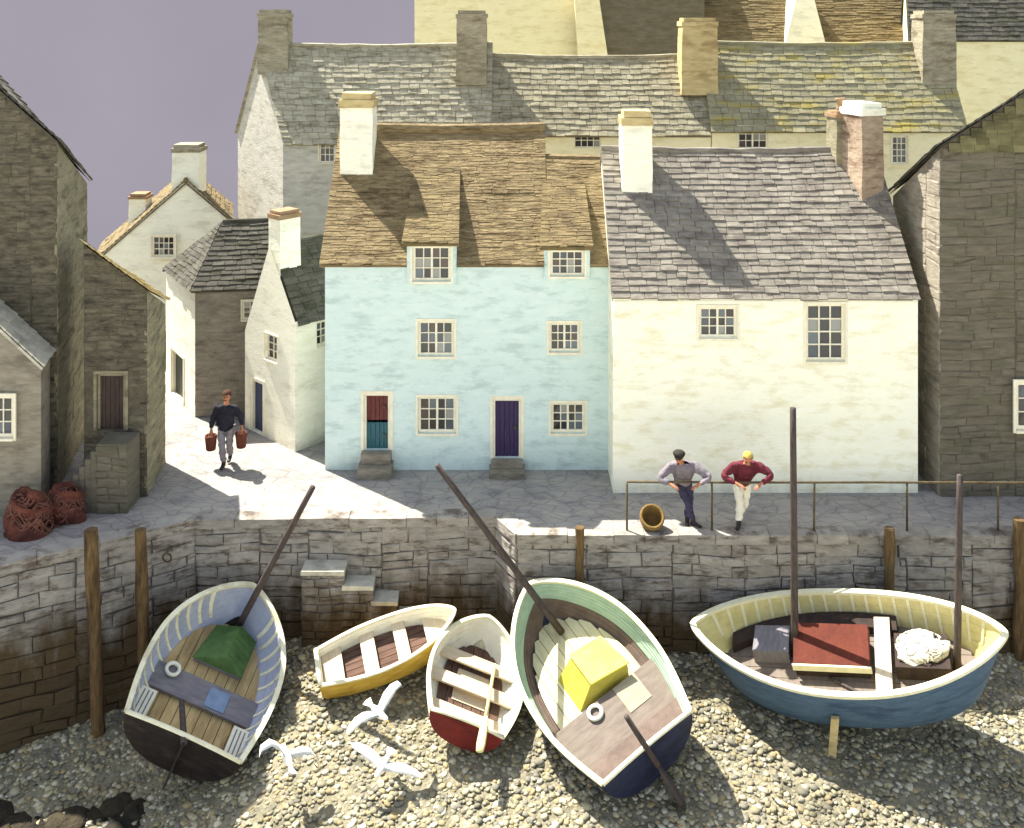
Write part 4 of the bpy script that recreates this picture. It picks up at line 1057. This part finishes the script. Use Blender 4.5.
for x0, x1 in ((-1.08, -.78), (.76, 1.06)):
    o = A.part('corner_seat', 'lin_white', lambda mb: mb.box(x0, x1, -1.5, -.75, .5, .535))
    for i in range(3): A.part('slat', 'deck_grey', lambda mb: mb.box(x0 + .06 + .08 * i, x0 + .085 + .08 * i, -1.45, -.8, .5365, .541), o)
def hat_side(mb): mb.hexa([(-.46, .24, .345), (.5, .24, .345), (.5, .98, .345), (-.3, 1.0, .345)], [(-.46, .24, .46), (.5, .24, .46), (.5, .98, .46), (-.3, 1.0, .46)])
hs_ = A.part('hatch', 'deck_grey', hat_side)
def hat_top(mb):
    e = [V((-.5, .2, .463)), V((.54, .2, .463)), V((.54, 1.02, .463)), V((-.34, 1.04, .463))]; r0, r1 = V((.1, .24, .72)), V((.12, 1.0, .72))
    mb.raw(e + [r0, r1], [(0, 4, 5, 3), (1, 2, 5, 4), (0, 1, 4), (2, 3, 5), (0, 3, 2, 1)])
    for i in range(7):
        f = i / 6; a = r0.lerp(r1, f); b_ = e[1].lerp(e[2], f); mb.tube([a + V((.005, 0, .004)), b_ + V((.0, 0, .012))], .012, 5)
A.part('hatch_canvas', 'tarp_green', hat_top, hs_)
A.bar('mast', 'spar', (.07, 1.23, .35), A.loc(W(313, 487, 19.3)), .072, .056)
A.bar('tiller', 'spar', (-.3, -.95, .8), (.06, -1.72, .93), .05, .06)
A.part('rudder', 'hull_black', lambda mb: mb.hexa([(.03, -1.95, .1), (.07, -1.95, .1), (.07, -1.64, .1), (.03, -1.64, .1)], [(.03, -1.8, .95), (.07, -1.8, .95), (.07, -1.64, .95), (.03, -1.64, .95)]))
torus('life_ring', 'rope', A.wor((-.72, -.2, .49)), A.M @ Matrix.Translation((-.72, -.2, .49)), .12, .035, 'white ring lying on the grey bench of the black-sterned boat', 'ring', 'white rings lying in boats')
# C: green-lined boat with navy stern
Cb = Boat('fishing_boat', 'green-lined open boat with a navy stern and yellow hatch in the middle of the beach', 3.767, 2.521, .9, .75, 'transom', .5349, .2118, -.3764, (1.54, 18.755, -2.371), .38, group=GB)
Cb.skin('hull', 'hull_navy'); Cb.skin('lining', 'hull_green', .66, .99, .045, 6); Cb.skin('bilge_lining', 'lin_brown', .2, .658, .045, 6); Cb.gunwale('rail_cream', .07, .05); Cb.transom('hull_navy', 'rail_cream', 'lin_brown')
Cb.deck('floor_boards', 'fl_cream', .38, .02, .93, clip=.93)
pl_ = Cb.deck('stern_deck', 'deck_taupe', .56, .14, .37, .06, 1)
Cb.part('deck_panel', 'deck_patch', lambda mb: mb.box(.2, .68, -1.05, -.5, .563, .575), pl_)
Cb.deck('stern_bench', 'lin_brown', .62, .015, .135, .06, 1)
bx = Cb.part('hatch', 'buff', lambda mb: mb.hexa([(-.46, -.34, .385), (.62, -.4, .385), (.62, .3, .385), (-.46, .42, .385)], [(-.1, -.3, .77), (.64, -.42, .77), (.52, .28, .77), (-.1, .36, .77)]))
bx.data.materials[0] = mat('shaded_yellow_paint', (176, 164, 62), (196, 184, 86), None, 4, (1, 1, 1), .3, 14, rough=.6)  # sides darker than the lid, their shade put into the yellow
Cb.part('hatch_lid', 'yellow', lambda mb: mb.hexa([(-.12, -.33, .773), (.67, -.45, .773), (.55, .31, .773), (-.12, .39, .773)], [(-.12, -.33, .81), (.67, -.45, .81), (.55, .31, .81), (-.12, .39, .81)]), bx)
Cb.part('mast_thwart', 'lin_brown', lambda mb: mb.hexa([(-.95, 1.08, .47), (.95, .55, .47), (.97, .67, .47), (-.88, 1.22, .47)], [(-.95, 1.08, .51), (.95, .55, .51), (.97, .67, .51), (-.88, 1.22, .51)])) if 0 else None
Cb.bar('mast', 'spar', (.12, 1.16, .39), Cb.loc(W(437, 465, 19.2)), .072, .056)
torus('life_ring', 'rope', Cb.wor((-.3, -.66, .6)), Cb.M @ Matrix.Translation((-.3, -.66, .605)), .12, .035, 'white ring lying on the taupe deck of the green-lined boat', 'ring', 'white rings lying in boats')
# sculling oar over the navy stern
p, q = Cb.wor((-.05, -1.2, .72)), W(684, 818, 16.55)
q = V((q.x, q.y, max(q.z, beach(q.x, q.y) + .04)))
oar = MB(); pr_ = Cb.wor((-.05, -1.885, 1.03)); d = (q - pr_).normalized(); p = pr_ - d * .55
oar.tube([p, p.lerp(q, .3), p.lerp(q, .55)], [.045, .05, .05], 8)
oar.tube([p.lerp(q, .55), p.lerp(q, .62), p.lerp(q, .9), q], [.05, .12, .15, .12], 8, flat=.35)
tag(oar.build('sculling_oar', 'spar', None, smooth=True, off=pr_), 'dark sculling oar hung over the navy stern of the green-lined boat', 'oar')
# B: ochre dinghy
Bb = Boat('dinghy', 'small ochre-hulled dinghy with white sides below the stone steps', 2.75, 1.12, .6, .7, 'transom', -1.33, .22, .3, (-2.32, 19.68, -2.36), .3, group=GB, full=.4)
Bb.skin('hull', 'hull_ochre'); Bb.skin('lining', 'lin_white', .2, .99, .035); Bb.gunwale('hull_cream', .05, .04); Bb.transom('hull_ochre', 'hull_cream', 'lin_white')
Bb.deck('floor_boards', 'fl_brown', .3, .03, .9, planks=7)
for t0, t1 in ((.02, .16), (.3, .4), (.54, .63), (.76, .97)): Bb.deck('thwart', 'thwart', .43, t0, t1, .03, 1, ins=.03)
# D: white dinghy with red stern
Db = Boat('dinghy', 'white dinghy with an oxide-red stern beside the green-lined boat', 2.359, 1.82, .55, .75, 'transom', -.1275, .1667, .3406, (-.822, 18.97, -2.469), .2, group=GB)
Db.skin('hull', 'hull_cream'); Db.skin('lining', 'lin_white', .2, .99, .04); Db.gunwale('rail_cream', .06, .045); Db.transom('hull_red', 'rail_cream', 'lin_pink')
Db.deck('floor_boards', 'fl_brown', .2, .03, .9, planks=7, clip=.95)
Db.deck('bottom_board', 'thwart', .215, .3, .6, .012, 1, clip=.5)
for t0, t1 in ((.03, .19), (.36, .47), (.6, .71)): Db.deck('thwart', 'thwart', .36, t0, t1, .035, 1, ins=.035)
p, q = Db.wor((.33, .42, .41)), W(497, 771, 16.9)
oar = MB(); pr_ = Db.wor((.3, -1.2, .62)); d = (pr_ - p).normalized(); q = p + d * 2.15
oar.tube([p, p.lerp(q, .35), p.lerp(q, .62)], [.03, .032, .034], 8)
oar.tube([p.lerp(q, .62), p.lerp(q, .7), p.lerp(q, .92), q], [.034, .07, .08, .065], 8, flat=.45)
o = oar.build('oar', 'yellow', None, smooth=True, off=p); o.data.materials[0] = MT['lin_yellow']
tag(o, 'pale yellow oar laid over the red stern of the white dinghy', 'oar')
# E: blue double-ender
Eb = Boat('sailing_boat', 'big blue double-ended boat with two upright masts below the railing', 5.616, 2.37, .95, 0, 'double', 1.1986, -.1874, -.2562, (6.406, 18.739, -2.131), .4, group=GB, full=.55)
Eb.skin('hull', 'hull_blue'); Eb.skin('lining', 'lin_yellow', .25, .99, .05); Eb.gunwale('rail_cream', .09, .06)
Eb.ribs('rail_cream', [.06 + .0463 * i for i in range(20)], .6, w=.05)
Eb.deck('floor_boards', 'deck_taupe', .4, .05, .95, clip=.97)
for sg in (1,):
    def sb(mb):
        for t0, t1 in [(.34 + .05 * i, .39 + .05 * i) for i in range(11)]:
            a0, a1 = Eb.inner_half(t0, .5, .06) - .02, Eb.inner_half(t1, .5, .06) - .02
            w0, w1 = max(.02, a0 - .3), max(.02, a1 - .3)
            mb.hexa([(w0, Eb.y(t0), .41), (a0, Eb.y(t0), .41), (a1, Eb.y(t1), .41), (w1, Eb.y(t1), .41)], [(w0, Eb.y(t0), .56), (a0, Eb.y(t0), .6), (a1, Eb.y(t1), .6), (w1, Eb.y(t1), .56)])
    Eb.part('side_bench', 'dark_box', sb)
hb_ = Eb.part('hatch', 'dark_box', lambda mb: mb.box(-.27, .5, -.38, .95, .405, .66))
Eb.part('hatch_cover', 'red_hatch', lambda mb: mb.hexa([(-.3, -.42, .664), (.52, -.42, .664), (.52, .97, .664), (-.3, .97, .664)], [(-.29, -.41, .7), (.5, -.41, .84), (.5, .96, .84), (-.29, .96, .7)]), hb_)
Eb.part('hatch_coaming', 'rail_cream', lambda mb: mb.box(-.34, -.302, -.44, .98, .58, .7), hb_)
Eb.part('locker', 'deck_grey', lambda mb: mb.box(-.02, .6, 1.08, 1.75, .405, .66, j=.01))
Eb.part('stern_locker', 'dark_box', lambda mb: mb.box(-.26, .5, -1.8, -.86, .405, .68, j=.01))
Eb.part('thwart', 'thwart', lambda mb: mb.box(-.8, .9, -.78, -.5, .6, .64))
m1 = Eb.wor((.18, 1.01, .42)); m2 = Eb.wor((0, -1.87, .42))
Eb.bar('mast', 'spar', (.18, 1.01, .41), Eb.loc(W(793, 408, m1.y - .05)), .075, .06)
Eb.bar('mast', 'spar', (0, -1.87, .41), Eb.loc(W(960, 475, m2.y - .05)), .068, .054)
Eb.bar('tiller', 'spar', (-.32, .35, .43), (-.72, -.35, .44), .03, .03)
lg = Eb.wor((-1.2, .25, .42)); le = V((lg.x + .02, lg.y + .22, beach(lg.x, lg.y + .2) - .04)); le = Eb.loc(le)
def leg_(mb):
    a, b_ = Eb.loc(lg + V((0, -.02, .08))), le
    M_ = None; d = V((0, .07, 0)); e = V((.03, 0, 0))
    mb.hexa([b_ - d - e, b_ + d - e, b_ + d + e, b_ - d + e], [a - d - e, a + d - e, a + d + e, a - d + e])
Eb.part('prop_leg', 'buff', leg_)
# bleached net on the stern locker
c = Eb.wor((.18, -1.35, .69)); nt_ = MB(); g = random.Random(9)
n1, n2 = 22, 9; vs = []
for k in range(n2 + 1):
    a = math.pi / 2 * k / n2
    for i in range(n1):
        t = 2 * math.pi * i / n1; d = 1 + .13 * math.sin(3 * t + 2 * a) + .1 * math.sin(5 * t + 4 * a + 1) + .06 * math.sin(9 * t)
        vs.append(Eb.M @ V((.16 + .36 * math.cos(a) ** .7 * math.cos(t) * d, -1.33 + .46 * math.cos(a) ** .7 * math.sin(t) * d, 0.685 + .13 * math.sin(a) * d)))
nt_.raw(vs, [(k * n1 + i, k * n1 + (i + 1) % n1, (k + 1) * n1 + (i + 1) % n1, (k + 1) * n1 + i) for k in range(n2) for i in range(n1)])
for q in range(60):
    t0 = g.uniform(0, 6.28); a = g.uniform(.2, 1.3); da = g.uniform(-.16, .16); dt = g.uniform(-.12, .12)
    nt_.tube([Eb.M @ V((.16 + .36 * math.cos(max(.1, a + da * s)) ** .7 * math.cos(t0 + dt * s), -1.33 + .46 * math.cos(max(.1, min(1.5, a + da * s))) ** .7 * math.sin(t0 + dt * s), .7 + .13 * math.sin(a + da * s) + .012 * math.sin(q))) for s in range(6) if .1 < a + da * s < 1.5] + [Eb.M @ V((.16, -1.33, .72))][:0] or [c, c + V((0, 0, .01))], .012, 5)
tag(nt_.build('heaped_net', 'net_white', None, smooth=True, off=c), 'bleached white net heaped on the stern locker of the blue boat', 'fishing net')

# ------------------------------------------------------------------ people
def skin_obj(name, chains, mat_, root, level=2):
    """chains: dict name -> (pos, radius); edges: list of pairs -> one skinned mesh"""
    nodes, edges, start = chains
    keys = list(nodes); idx = {k: i for i, k in enumerate(keys)}
    me = bpy.data.meshes.new(name); me.from_pydata([tuple(nodes[k][0]) for k in keys], [(idx[a], idx[b]) for a, b in edges], [])
    ob = bpy.data.objects.new(name, me); COL.objects.link(ob)
    md = ob.modifiers.new('skin', 'SKIN'); md.use_smooth_shade = True; md.branch_smoothing = .3
    lay = me.skin_vertices[0].data if me.skin_vertices else None
    if lay is None:
        import bmesh
        bm = bmesh.new(); bm.from_mesh(me); bm.verts.layers.skin.verify(); bm.to_mesh(me); bm.free(); lay = me.skin_vertices[0].data
    for k, i in idx.items():
        r = nodes[k][1]; lay[i].radius = r if isinstance(r, tuple) else (r, r); lay[i].use_root = (k == start)
    sb_ = ob.modifiers.new('sub', 'SUBSURF'); sb_.levels = level; sb_.render_levels = level
    dg = bpy.context.evaluated_depsgraph_get(); dg.update()
    m2 = bpy.data.meshes.new_from_object(ob.evaluated_get(dg))
    bpy.data.objects.remove(ob); bpy.data.meshes.remove(me)
    m2.materials.clear(); m2.materials.append(MT[mat_]); m2.polygons.foreach_set('use_smooth', [True] * len(m2.polygons))
    if mat_ not in ('skin', 'boot'):
        m2.update()
        nv = [v.normal.copy() for v in m2.vertices]
        for v, n_ in zip(m2.vertices, nv):
            p = v.co
            v.co = p + n_ * (.016 * noise.noise(V((p.x * 13, p.y * 13, p.z * 7))) + .008 * math.sin(p.z * 38 + 5 * noise.noise(p * 6)))
    o = bpy.data.objects.new(name, m2); COL.objects.link(o); o.parent = root
    return o
def person(loc, label, J, smock, trousers, boots, hairmat, hat=False, look=(0, -1, -.3), hair_full=True):
    """J: joints in metres from the feet, x right, y away from the harbour, z up"""
    root = thing('person', loc, label, 'person', None)
    J = {k: V(p) for k, p in J.items()}
    ld = V(look).normalized()
    nodes = {'pel': (J['pel'], (.07, .06)), 'waist': (J['pel'].lerp(J['chest'], .45), (.07, .06)), 'chest': (J['chest'], (.07, .06)),
             'neckb': (J['chest'].lerp(J['head'], .45), .06), 'neck': (J['chest'].lerp(J['head'], .66), .052), 'head': (J['head'], (.082, .088)), 'crown': (J['head'] + V((0, .01, .075)) - ld * .02, (.066, .07))}
    edges = [('pel', 'waist'), ('waist', 'chest'), ('chest', 'neckb'), ('neckb', 'neck'), ('neck', 'head'), ('head', 'crown')]
    for s in 'lr':
        sh, el, ha, hi, kn, an, to = [J[s + k] for k in ('sh', 'el', 'ha', 'hip', 'kn', 'an', 'to')]
        wd = (ha - el).normalized()
        nodes.update({s + 'sh': (sh, .035), s + 'el': (el, .03), s + 'wr': (el + (ha - el) * .96, (.032, .028)), s + 'pa': (ha + wd * .05, (.04, .022)),
                      s + 'hip': (hi, .05), s + 'kn': (kn, .035), s + 'an': (an, .025), s + 'to': (to, (.02, .015))})
        edges += [('chest', s + 'sh'), (s + 'sh', s + 'el'), (s + 'el', s + 'wr'), (s + 'wr', s + 'pa'), ('pel', s + 'hip'), (s + 'hip', s + 'kn'), (s + 'kn', s + 'an'), (s + 'an', s + 'to')]
        sd = wd.cross(V((0, 0, 1)))
        sd = sd.normalized() if sd.length > .2 else V((0, 1, 0)); cu = V((0, 0, -1)) if abs(wd.z) < .8 else V((0, -1, 0))
        for k, (o_, l_) in enumerate(((-.03, .07), (-.01, .08), (.011, .075), (.03, .06))):
            b0 = ha + wd * .085 + sd * o_; b1 = b0 + wd * l_ * .5 + cu * .012; b2 = b1 + wd * l_ * .3 + cu * .03
            nodes.update({f'{s}f{k}a': (b0, .0095), f'{s}f{k}b': (b1, .009), f'{s}f{k}c': (b2, .008)})
            edges += [(s + 'pa', f'{s}f{k}a'), (f'{s}f{k}a', f'{s}f{k}b'), (f'{s}f{k}b', f'{s}f{k}c')]
        t0 = ha + wd * .03 - sd * .04; t1 = t0 + wd * .04 - sd * .015 + cu * .012
        nodes.update({s + 't0': (t0, .011), s + 't1': (t1, .0095)}); edges += [(s + 'wr', s + 't0'), (s + 't0', s + 't1')]
    ns = J['head'] + ld * .1 + V((0, 0, -.012))
    nodes['nose'] = (ns, .014); edges.append(('head', 'nose'))
    side = ld.cross(V((0, 0, 1))).normalized()
    for s, sg in (('le', -1), ('re', 1)):
        nodes[s] = (J['head'] + side * sg * .088 - ld * .005, (.012, .02)); edges.append(('head', s))
    nodes['chin'] = (J['head'] + ld * .055 + V((0, 0, -.085)), .034); edges.append(('head', 'chin'))
    skin_obj('body', (nodes, edges, 'pel'), 'skin', root)
    mb = MB()
    for sg in (-1, 1):
        c = J['head'] + ld * .078 + side * sg * .033 + V((0, 0, .014)); mb.lathe([(.003, -.012), (.012, -.006), (.013, 0), (.012, .006), (.003, .012)], 8, c=c)
    c = J['head'] + ld * .084 + V((0, 0, -.055)); mb.tube([c - side * .026, c + ld * .006, c + side * .026], .006, 6)
    mb.build('facial_features', 'eye', root, smooth=True, local=True)
    # smock: loose over trunk and arms
    hem = J['pel'].lerp(J['chest'], -.2)
    n2 = {'hem': (hem, (.19, .165)), 'w': (J['pel'].lerp(J['chest'], .4), (.19, .16)), 'c': (J['chest'], (.2, .165)), 'n': (J['chest'].lerp(J['head'], .42), (.09, .085))}
    e2 = [('hem', 'w'), ('w', 'c'), ('c', 'n')]
    for s in 'lr':
        sh, el, ha = J[s + 'sh'], J[s + 'el'], J[s + 'ha']
        n2.update({s + 's': (sh, .11), s + 'm': (sh.lerp(el, .5) , .095), s + 'e': (el, .082), s + 'w': (el.lerp(ha, .82), .05)})
        e2 += [('c', s + 's'), (s + 's', s + 'm'), (s + 'm', s + 'e'), (s + 'e', s + 'w')]
    skin_obj('smock' if smock != 'jersey_navy' else 'jersey', (n2, e2, 'w'), smock, root)
    n3 = {'p': (J['pel'] + V((0, 0, .02)), (.145, .125))}; e3 = []
    for s in 'lr':
        hi, kn, an = J[s + 'hip'], J[s + 'kn'], J[s + 'an']
        n3.update({s + 'h': (hi + V((0, 0, -.04)), .108), s + 't': (hi.lerp(kn, .5), .098), s + 'k': (kn, .083), s + 'c': (kn.lerp(an, .5), .078), s + 'a': (kn.lerp(an, .93), .07)})
        e3 += [('p', s + 'h'), (s + 'h', s + 't'), (s + 't', s + 'k'), (s + 'k', s + 'c'), (s + 'c', s + 'a')]
    skin_obj('trousers', (n3, e3, 'p'), trousers, root)
    for s in 'lr':
        an, to = J[s + 'an'], J[s + 'to']; d = (to - an); d.z = 0; d.normalize()
        nb = {'a': (an + V((0, 0, .09)), .058), 'b': (V((an.x, an.y, max(.045, an.z - .04))), .05), 'h': (V((an.x, an.y, max(.04, an.z - .05))) - d * .04, .042), 't': (to, (.048, .036)), 'u': (to + d * .05, (.04, .028))}
        skin_obj('boot', (nb, [('a', 'b'), ('b', 'h'), ('b', 't'), ('t', 'u')], 'b'), boots, root)
    mb = MB(); hc = J['head'] + V((0, .0, .045)) - ld * .015
    R_ = Matrix.Translation(hc) @ V((0, -1, 0)).rotation_difference(V((ld.x, ld.y, 0)).normalized()).to_matrix().to_4x4()
    if hat:
        mb.lathe([(.1, -.02), (.108, .0), (.125, .03), (.125, .055), (.09, .085), (.03, .096), (.002, .097)], 18, M=R_)
        mb.raw([R_ @ V(p) for p in ((-.085, -.07, -.012), (-.05, -.15, -.03), (.05, -.15, -.03), (.085, -.07, -.012), (-.085, -.07, .002), (-.05, -.15, -.018), (.05, -.15, -.018), (.085, -.07, .002))],
               [(0, 1, 2, 3), (7, 6, 5, 4), (0, 4, 5, 1), (1, 5, 6, 2), (2, 6, 7, 3)])
        mb.build('cap', hairmat, root, smooth=True, local=True)
    else:
        n1_, n2_ = 18, 9; vs = []
        for k in range(n2_ + 1):
            for i in range(n1_):
                t = 2 * math.pi * i / n1_; lowz = -.07 if math.sin(t) > -.25 else .022
                a0 = math.asin(max(-1, min(1, lowz / .115))); a = a0 + (math.pi / 2 - a0) * k / n2_
                rr2 = 1 + .04 * math.sin(7 * t + k) + rnd.uniform(-.02, .02)
                vs.append(R_ @ V((.105 * math.cos(a) * math.cos(t) * rr2, .118 * math.cos(a) * math.sin(t) * rr2 , .105 * math.sin(a) * rr2)))
        mb.raw(vs, [(k * n1_ + i, k * n1_ + (i + 1) % n1_, (k + 1) * n1_ + (i + 1) % n1_, (k + 1) * n1_ + i) for k in range(n2_) for i in range(n1_)])
        mb.build('hair', hairmat, root, smooth=True, local=True)
    return root
yP = 20.36
person(((689 - CX) / F * yP, yP, .0), 'man in a grey smock and dark cap leaning on the railing with crossed legs', dict(
    pel=(-.1, .1, .88), chest=(-.16, -.14, 1.27), head=(-.25, -.27, 1.5), lsh=(-.4, -.14, 1.27), rsh=(.1, -.14, 1.28), lel=(-.66, -.3, 1.1), rel=(.38, -.3, 1.1), lha=(-.42, -.44, 1.035), rha=(.1, -.44, 1.035),
    lhip=(-.2, .1, .84), lkn=(-.02, .02, .46), lan=(.08, .0, .09), lto=(.2, -.1, .04), rhip=(.0, .1, .84), rkn=(.04, .14, .46), ran=(-.02, .1, .09), rto=(-.04, -.03, .04)),
    'smock_grey', 'trouser_navy', 'boot', 'cap', True, look=(-.35, -1, -.35))
person(((741 - CX) / F * yP, yP, .0), 'fair-haired man in a maroon smock and white trousers leaning on the railing', dict(
    pel=(.04, .1, .88), chest=(.06, -.14, 1.27), head=(.08, -.27, 1.47), lsh=(-.19, -.14, 1.28), rsh=(.32, -.14, 1.28), lel=(-.43, -.24, 1.12), rel=(.58, -.24, 1.13), lha=(-.14, -.42, 1.035), rha=(.28, -.42, 1.035),
    lhip=(-.06, .1, .84), lkn=(-.02, .0, .46), lan=(-.06, -.06, .09), lto=(-.12, -.19, .04), rhip=(.14, .1, .84), rkn=(.12, .12, .46), ran=(.0, .2, .1), rto=(-.02, .08, .045)),
    'smock_maroon', 'trouser_white', 'boot', 'hair', False, look=(-.1, -1, -.55))
wl_ = G(226, 466)
person(wl_, 'man in a dark jersey walking down the lane with two russet buckets', dict(
    pel=(0, 0, .92), chest=(.02, -.02, 1.32), head=(.03, -.05, 1.62), lsh=(-.2, -.02, 1.36), rsh=(.23, -.02, 1.36), lel=(-.32, .02, 1.08), rel=(.36, .02, 1.08), lha=(-.33, -.05, .84), rha=(.37, -.05, .9),
    lhip=(-.1, 0, .88), lkn=(-.06, -.12, .5), lan=(-.02, -.1, .1), lto=(-.04, -.24, .05), rhip=(.1, 0, .88), rkn=(.08, -.02, .5), ran=(.04, .22, .16), rto=(.03, .12, .06)),
    'jersey_navy', 'trouser_grey', 'boot', 'hair_brown', False, look=(0, -1, -.1))
for dx, z, lb in ((-.33, .4, 'russet bucket in the right hand of the walking man, nearer the stone house'), (.37, .46, 'russet bucket in the left hand of the walking man, nearer the white gable')):
    c = wl_ + V((dx, -.06, z)); bu = thing('bucket', c, lb, 'bucket', 'buckets carried up the lane')
    mb = MB(); mb.lathe([(.1, .0), (.11, .02), (.132, .26), (.138, .27), (.138, .335), (.12, .335), (.1, .03), (.0, .03)], 18, c=c); mb.build('bucket_body', 'bucket', bu, smooth=True)
    mb = MB(); mb.tube([c + V((0, .13 * math.cos(t), .33 + .13 * math.sin(t))) for t in [math.pi * i / 12 for i in range(13)]], .01, 6); mb.build('handle', 'iron', bu, smooth=True)

# ------------------------------------------------------------------ gulls
def gull(c, yaw, bank, up, label, span=.62, glide=.0):
    M = Matrix.Translation(c) @ Matrix.Rotation(yaw, 4, 'Z') @ Matrix.Rotation(bank, 4, 'Y') @ Matrix.Scale(1.12, 4)
    root = thing('gull', c, label, 'gull', 'white gulls flying low over the shingle')
    mb = MB()
    prof = [(-.26, .004, .008), (-.24, .03, .012), (-.15, .035, .03), (-.06, .06, .058), (.04, .066, .066), (.12, .052, .055), (.17, .036, .042), (.21, .04, .042), (.245, .034, .034), (.27, .012, .014)]
    n_ = 12; vs = []
    for y, rx, rz in prof:
        for i in range(n_): a = 2 * math.pi * i / n_; vs.append(M @ V((rx * math.cos(a), y, rz * math.sin(a) + (.02 if y > .16 else 0))))
    fs = [(k * n_ + i, k * n_ + (i + 1) % n_, (k + 1) * n_ + (i + 1) % n_, (k + 1) * n_ + i) for k in range(len(prof) - 1) for i in range(n_)] + [tuple(range(n_))[::-1], tuple(range((len(prof) - 1) * n_, len(prof) * n_))]
    mb.raw(vs, fs)
    for sg in (-1, 1):                               # wing: shoulder, wrist, tip
        st_ = [(.03, .12, -.06, .0, .03), (.2, .15, -.06, .1 * up, .022), (.34, .13, -.05, .13 * up, .016), (.48, .04, -.1, .06 * up, .012), (span, -.1, -.13, -.02 * up, .005)]
        vs = []
        for x, yl, yt, z, th in st_:
            for yy, zz in ((yl, 0), ((yl * 2 + yt) / 3, th), (yt, 0), ((yl * 2 + yt) / 3, -th * .4)): vs.append(M @ V((sg * x, yy, z + zz + .02)))
        fs = [(k * 4 + i, k * 4 + (i + 1) % 4, k * 4 + 4 + (i + 1) % 4, k * 4 + 4 + i) for k in range(4) for i in range(4)] + [(0, 1, 2, 3), (19, 18, 17, 16)]
        mb.raw(vs, fs)
    mb.face([M @ V(p) for p in ((-.03, -.2, .004), (.03, -.2, .004), (.075, -.33, .0), (0, -.35, .0), (-.075, -.33, .0))])
    mb.build('body', 'gull', root, smooth=True)
    mb = MB(); mb.tube([M @ V((0, .265, .02)), M @ V((0, .3, .016)), M @ V((0, .325, .004))], [.012, .009, .003], 6); mb.build('beak', 'beak', root, smooth=True)
    for sg in (-1, 1):
        mb = MB(); mb.raw([M @ V((sg * x, y, z + .021)) for x, y, z in ((span - .07, -.06, .002 * up), (span + .012, -.11, -.02 * up), (span - .05, -.125, -.004 * up), (span - .06, -.09, .014))], [(0, 1, 2), (0, 1, 3), (1, 2, 3), (0, 2, 3)])
        mb.build('wing_tip', 'jersey_navy', root)
gull(W(287, 758, 16.6), math.radians(28), .5, .9, 'gull with raised wings beside the black-sterned boat', .5)
gull(W(378, 712, 17.3), math.radians(-140), .35, 1.3, 'upper of the two gulls between the ochre and white dinghies', .52)
gull(W(383, 765, 16.05), math.radians(165), -.25, .8, 'lower gull with wings spread wide over the sunlit shingle', .58)

# ------------------------------------------------------------------ sky, light, camera
m = bpy.data.materials.new('mauve_sky'); m.use_nodes = True; nt = m.node_tree; N = nt.nodes; L = nt.links
N.remove(N['Principled BSDF']); em = N.new('ShaderNodeEmission'); L.new(em.outputs[0], N['Material Output'].inputs[0])
tc = N.new('ShaderNodeTexCoord'); nz = N.new('ShaderNodeTexNoise'); nz.inputs['Scale'].default_value = .025; nz.inputs['Detail'].default_value = 8
L.new(tc.outputs['Object'], nz.inputs['Vector']); rp = N.new('ShaderNodeValToRGB')
EXPO = 1.52
rp.color_ramp.elements[0].position = .3; rp.color_ramp.elements[0].color = (*lin((160, 155, 168)), 1)
rp.color_ramp.elements[1].position = .7; rp.color_ramp.elements[1].color = (*lin((170, 164, 175)), 1)
L.new(nz.outputs['Fac'], rp.inputs['Fac']); L.new(rp.outputs['Color'], em.inputs['Color']); em.inputs['Strength'].default_value = 2 ** -EXPO
mb = MB(); R = 170; K = 40
for i in range(K + 1):
    a = math.radians(-80 + 160 * i / K)
    for z in (-80, -20, 40): mb.v.append((R * math.sin(a), R * math.cos(a), z))
for i in range(K):
    for k in range(2): q = i * 3 + k; mb.f.append((q, q + 3, q + 4, q + 1)); mb.t.append(.5); mb.m.append(0)
MT['sky'] = m
tag(mb.build('sky', 'sky', smooth=True), kind='structure')

AZ, EL = math.radians(40), math.radians(54.5)
to_sun = V((-math.cos(EL) * math.cos(AZ), math.cos(EL) * math.sin(AZ), math.sin(EL)))
sl = bpy.data.lights.new('sun', 'SUN'); sl.energy = 4.7; sl.angle = math.radians(.5); sl.color = (1.0, .95, .84)
so = bpy.data.objects.new('sun', sl); COL.objects.link(so); so.rotation_euler = (-to_sun).to_track_quat('-Z', 'Y').to_euler()
w = bpy.data.worlds.new('World'); SC.world = w; w.use_nodes = True; nt = w.node_tree; N = nt.nodes; L = nt.links
bg = N['Background']; sk = N.new('ShaderNodeTexSky'); sk.sky_type = 'NISHITA'; sk.sun_disc = False
sk.sun_elevation = EL; sk.sun_rotation = math.atan2(to_sun.x, to_sun.y); sk.air_density = 1.4; sk.dust_density = 1.6; sk.ozone_density = 1.0
hs = N.new('ShaderNodeHueSaturation'); hs.inputs['Saturation'].default_value = .6
L.new(sk.outputs[0], hs.inputs['Color']); L.new(hs.outputs[0], bg.inputs['Color']); bg.inputs['Strength'].default_value = .083
cd = bpy.data.cameras.new('camera'); cam = bpy.data.objects.new('camera', cd); COL.objects.link(cam)
cam.location = (0, 0, H); cam.rotation_euler = (math.pi / 2, 0, 0)
cd.sensor_width = 36; cd.lens = 36 * F / 1024; cd.shift_y = -(414 - YH) / 1024; cd.clip_end = 1000
SC.camera = cam
SC.view_settings.view_transform = 'Standard'; SC.view_settings.look = 'None'; SC.view_settings.exposure = EXPO; SC.view_settings.gamma = 1
SC.view_settings.use_curve_mapping = False
SC.cycles.max_bounces = 6
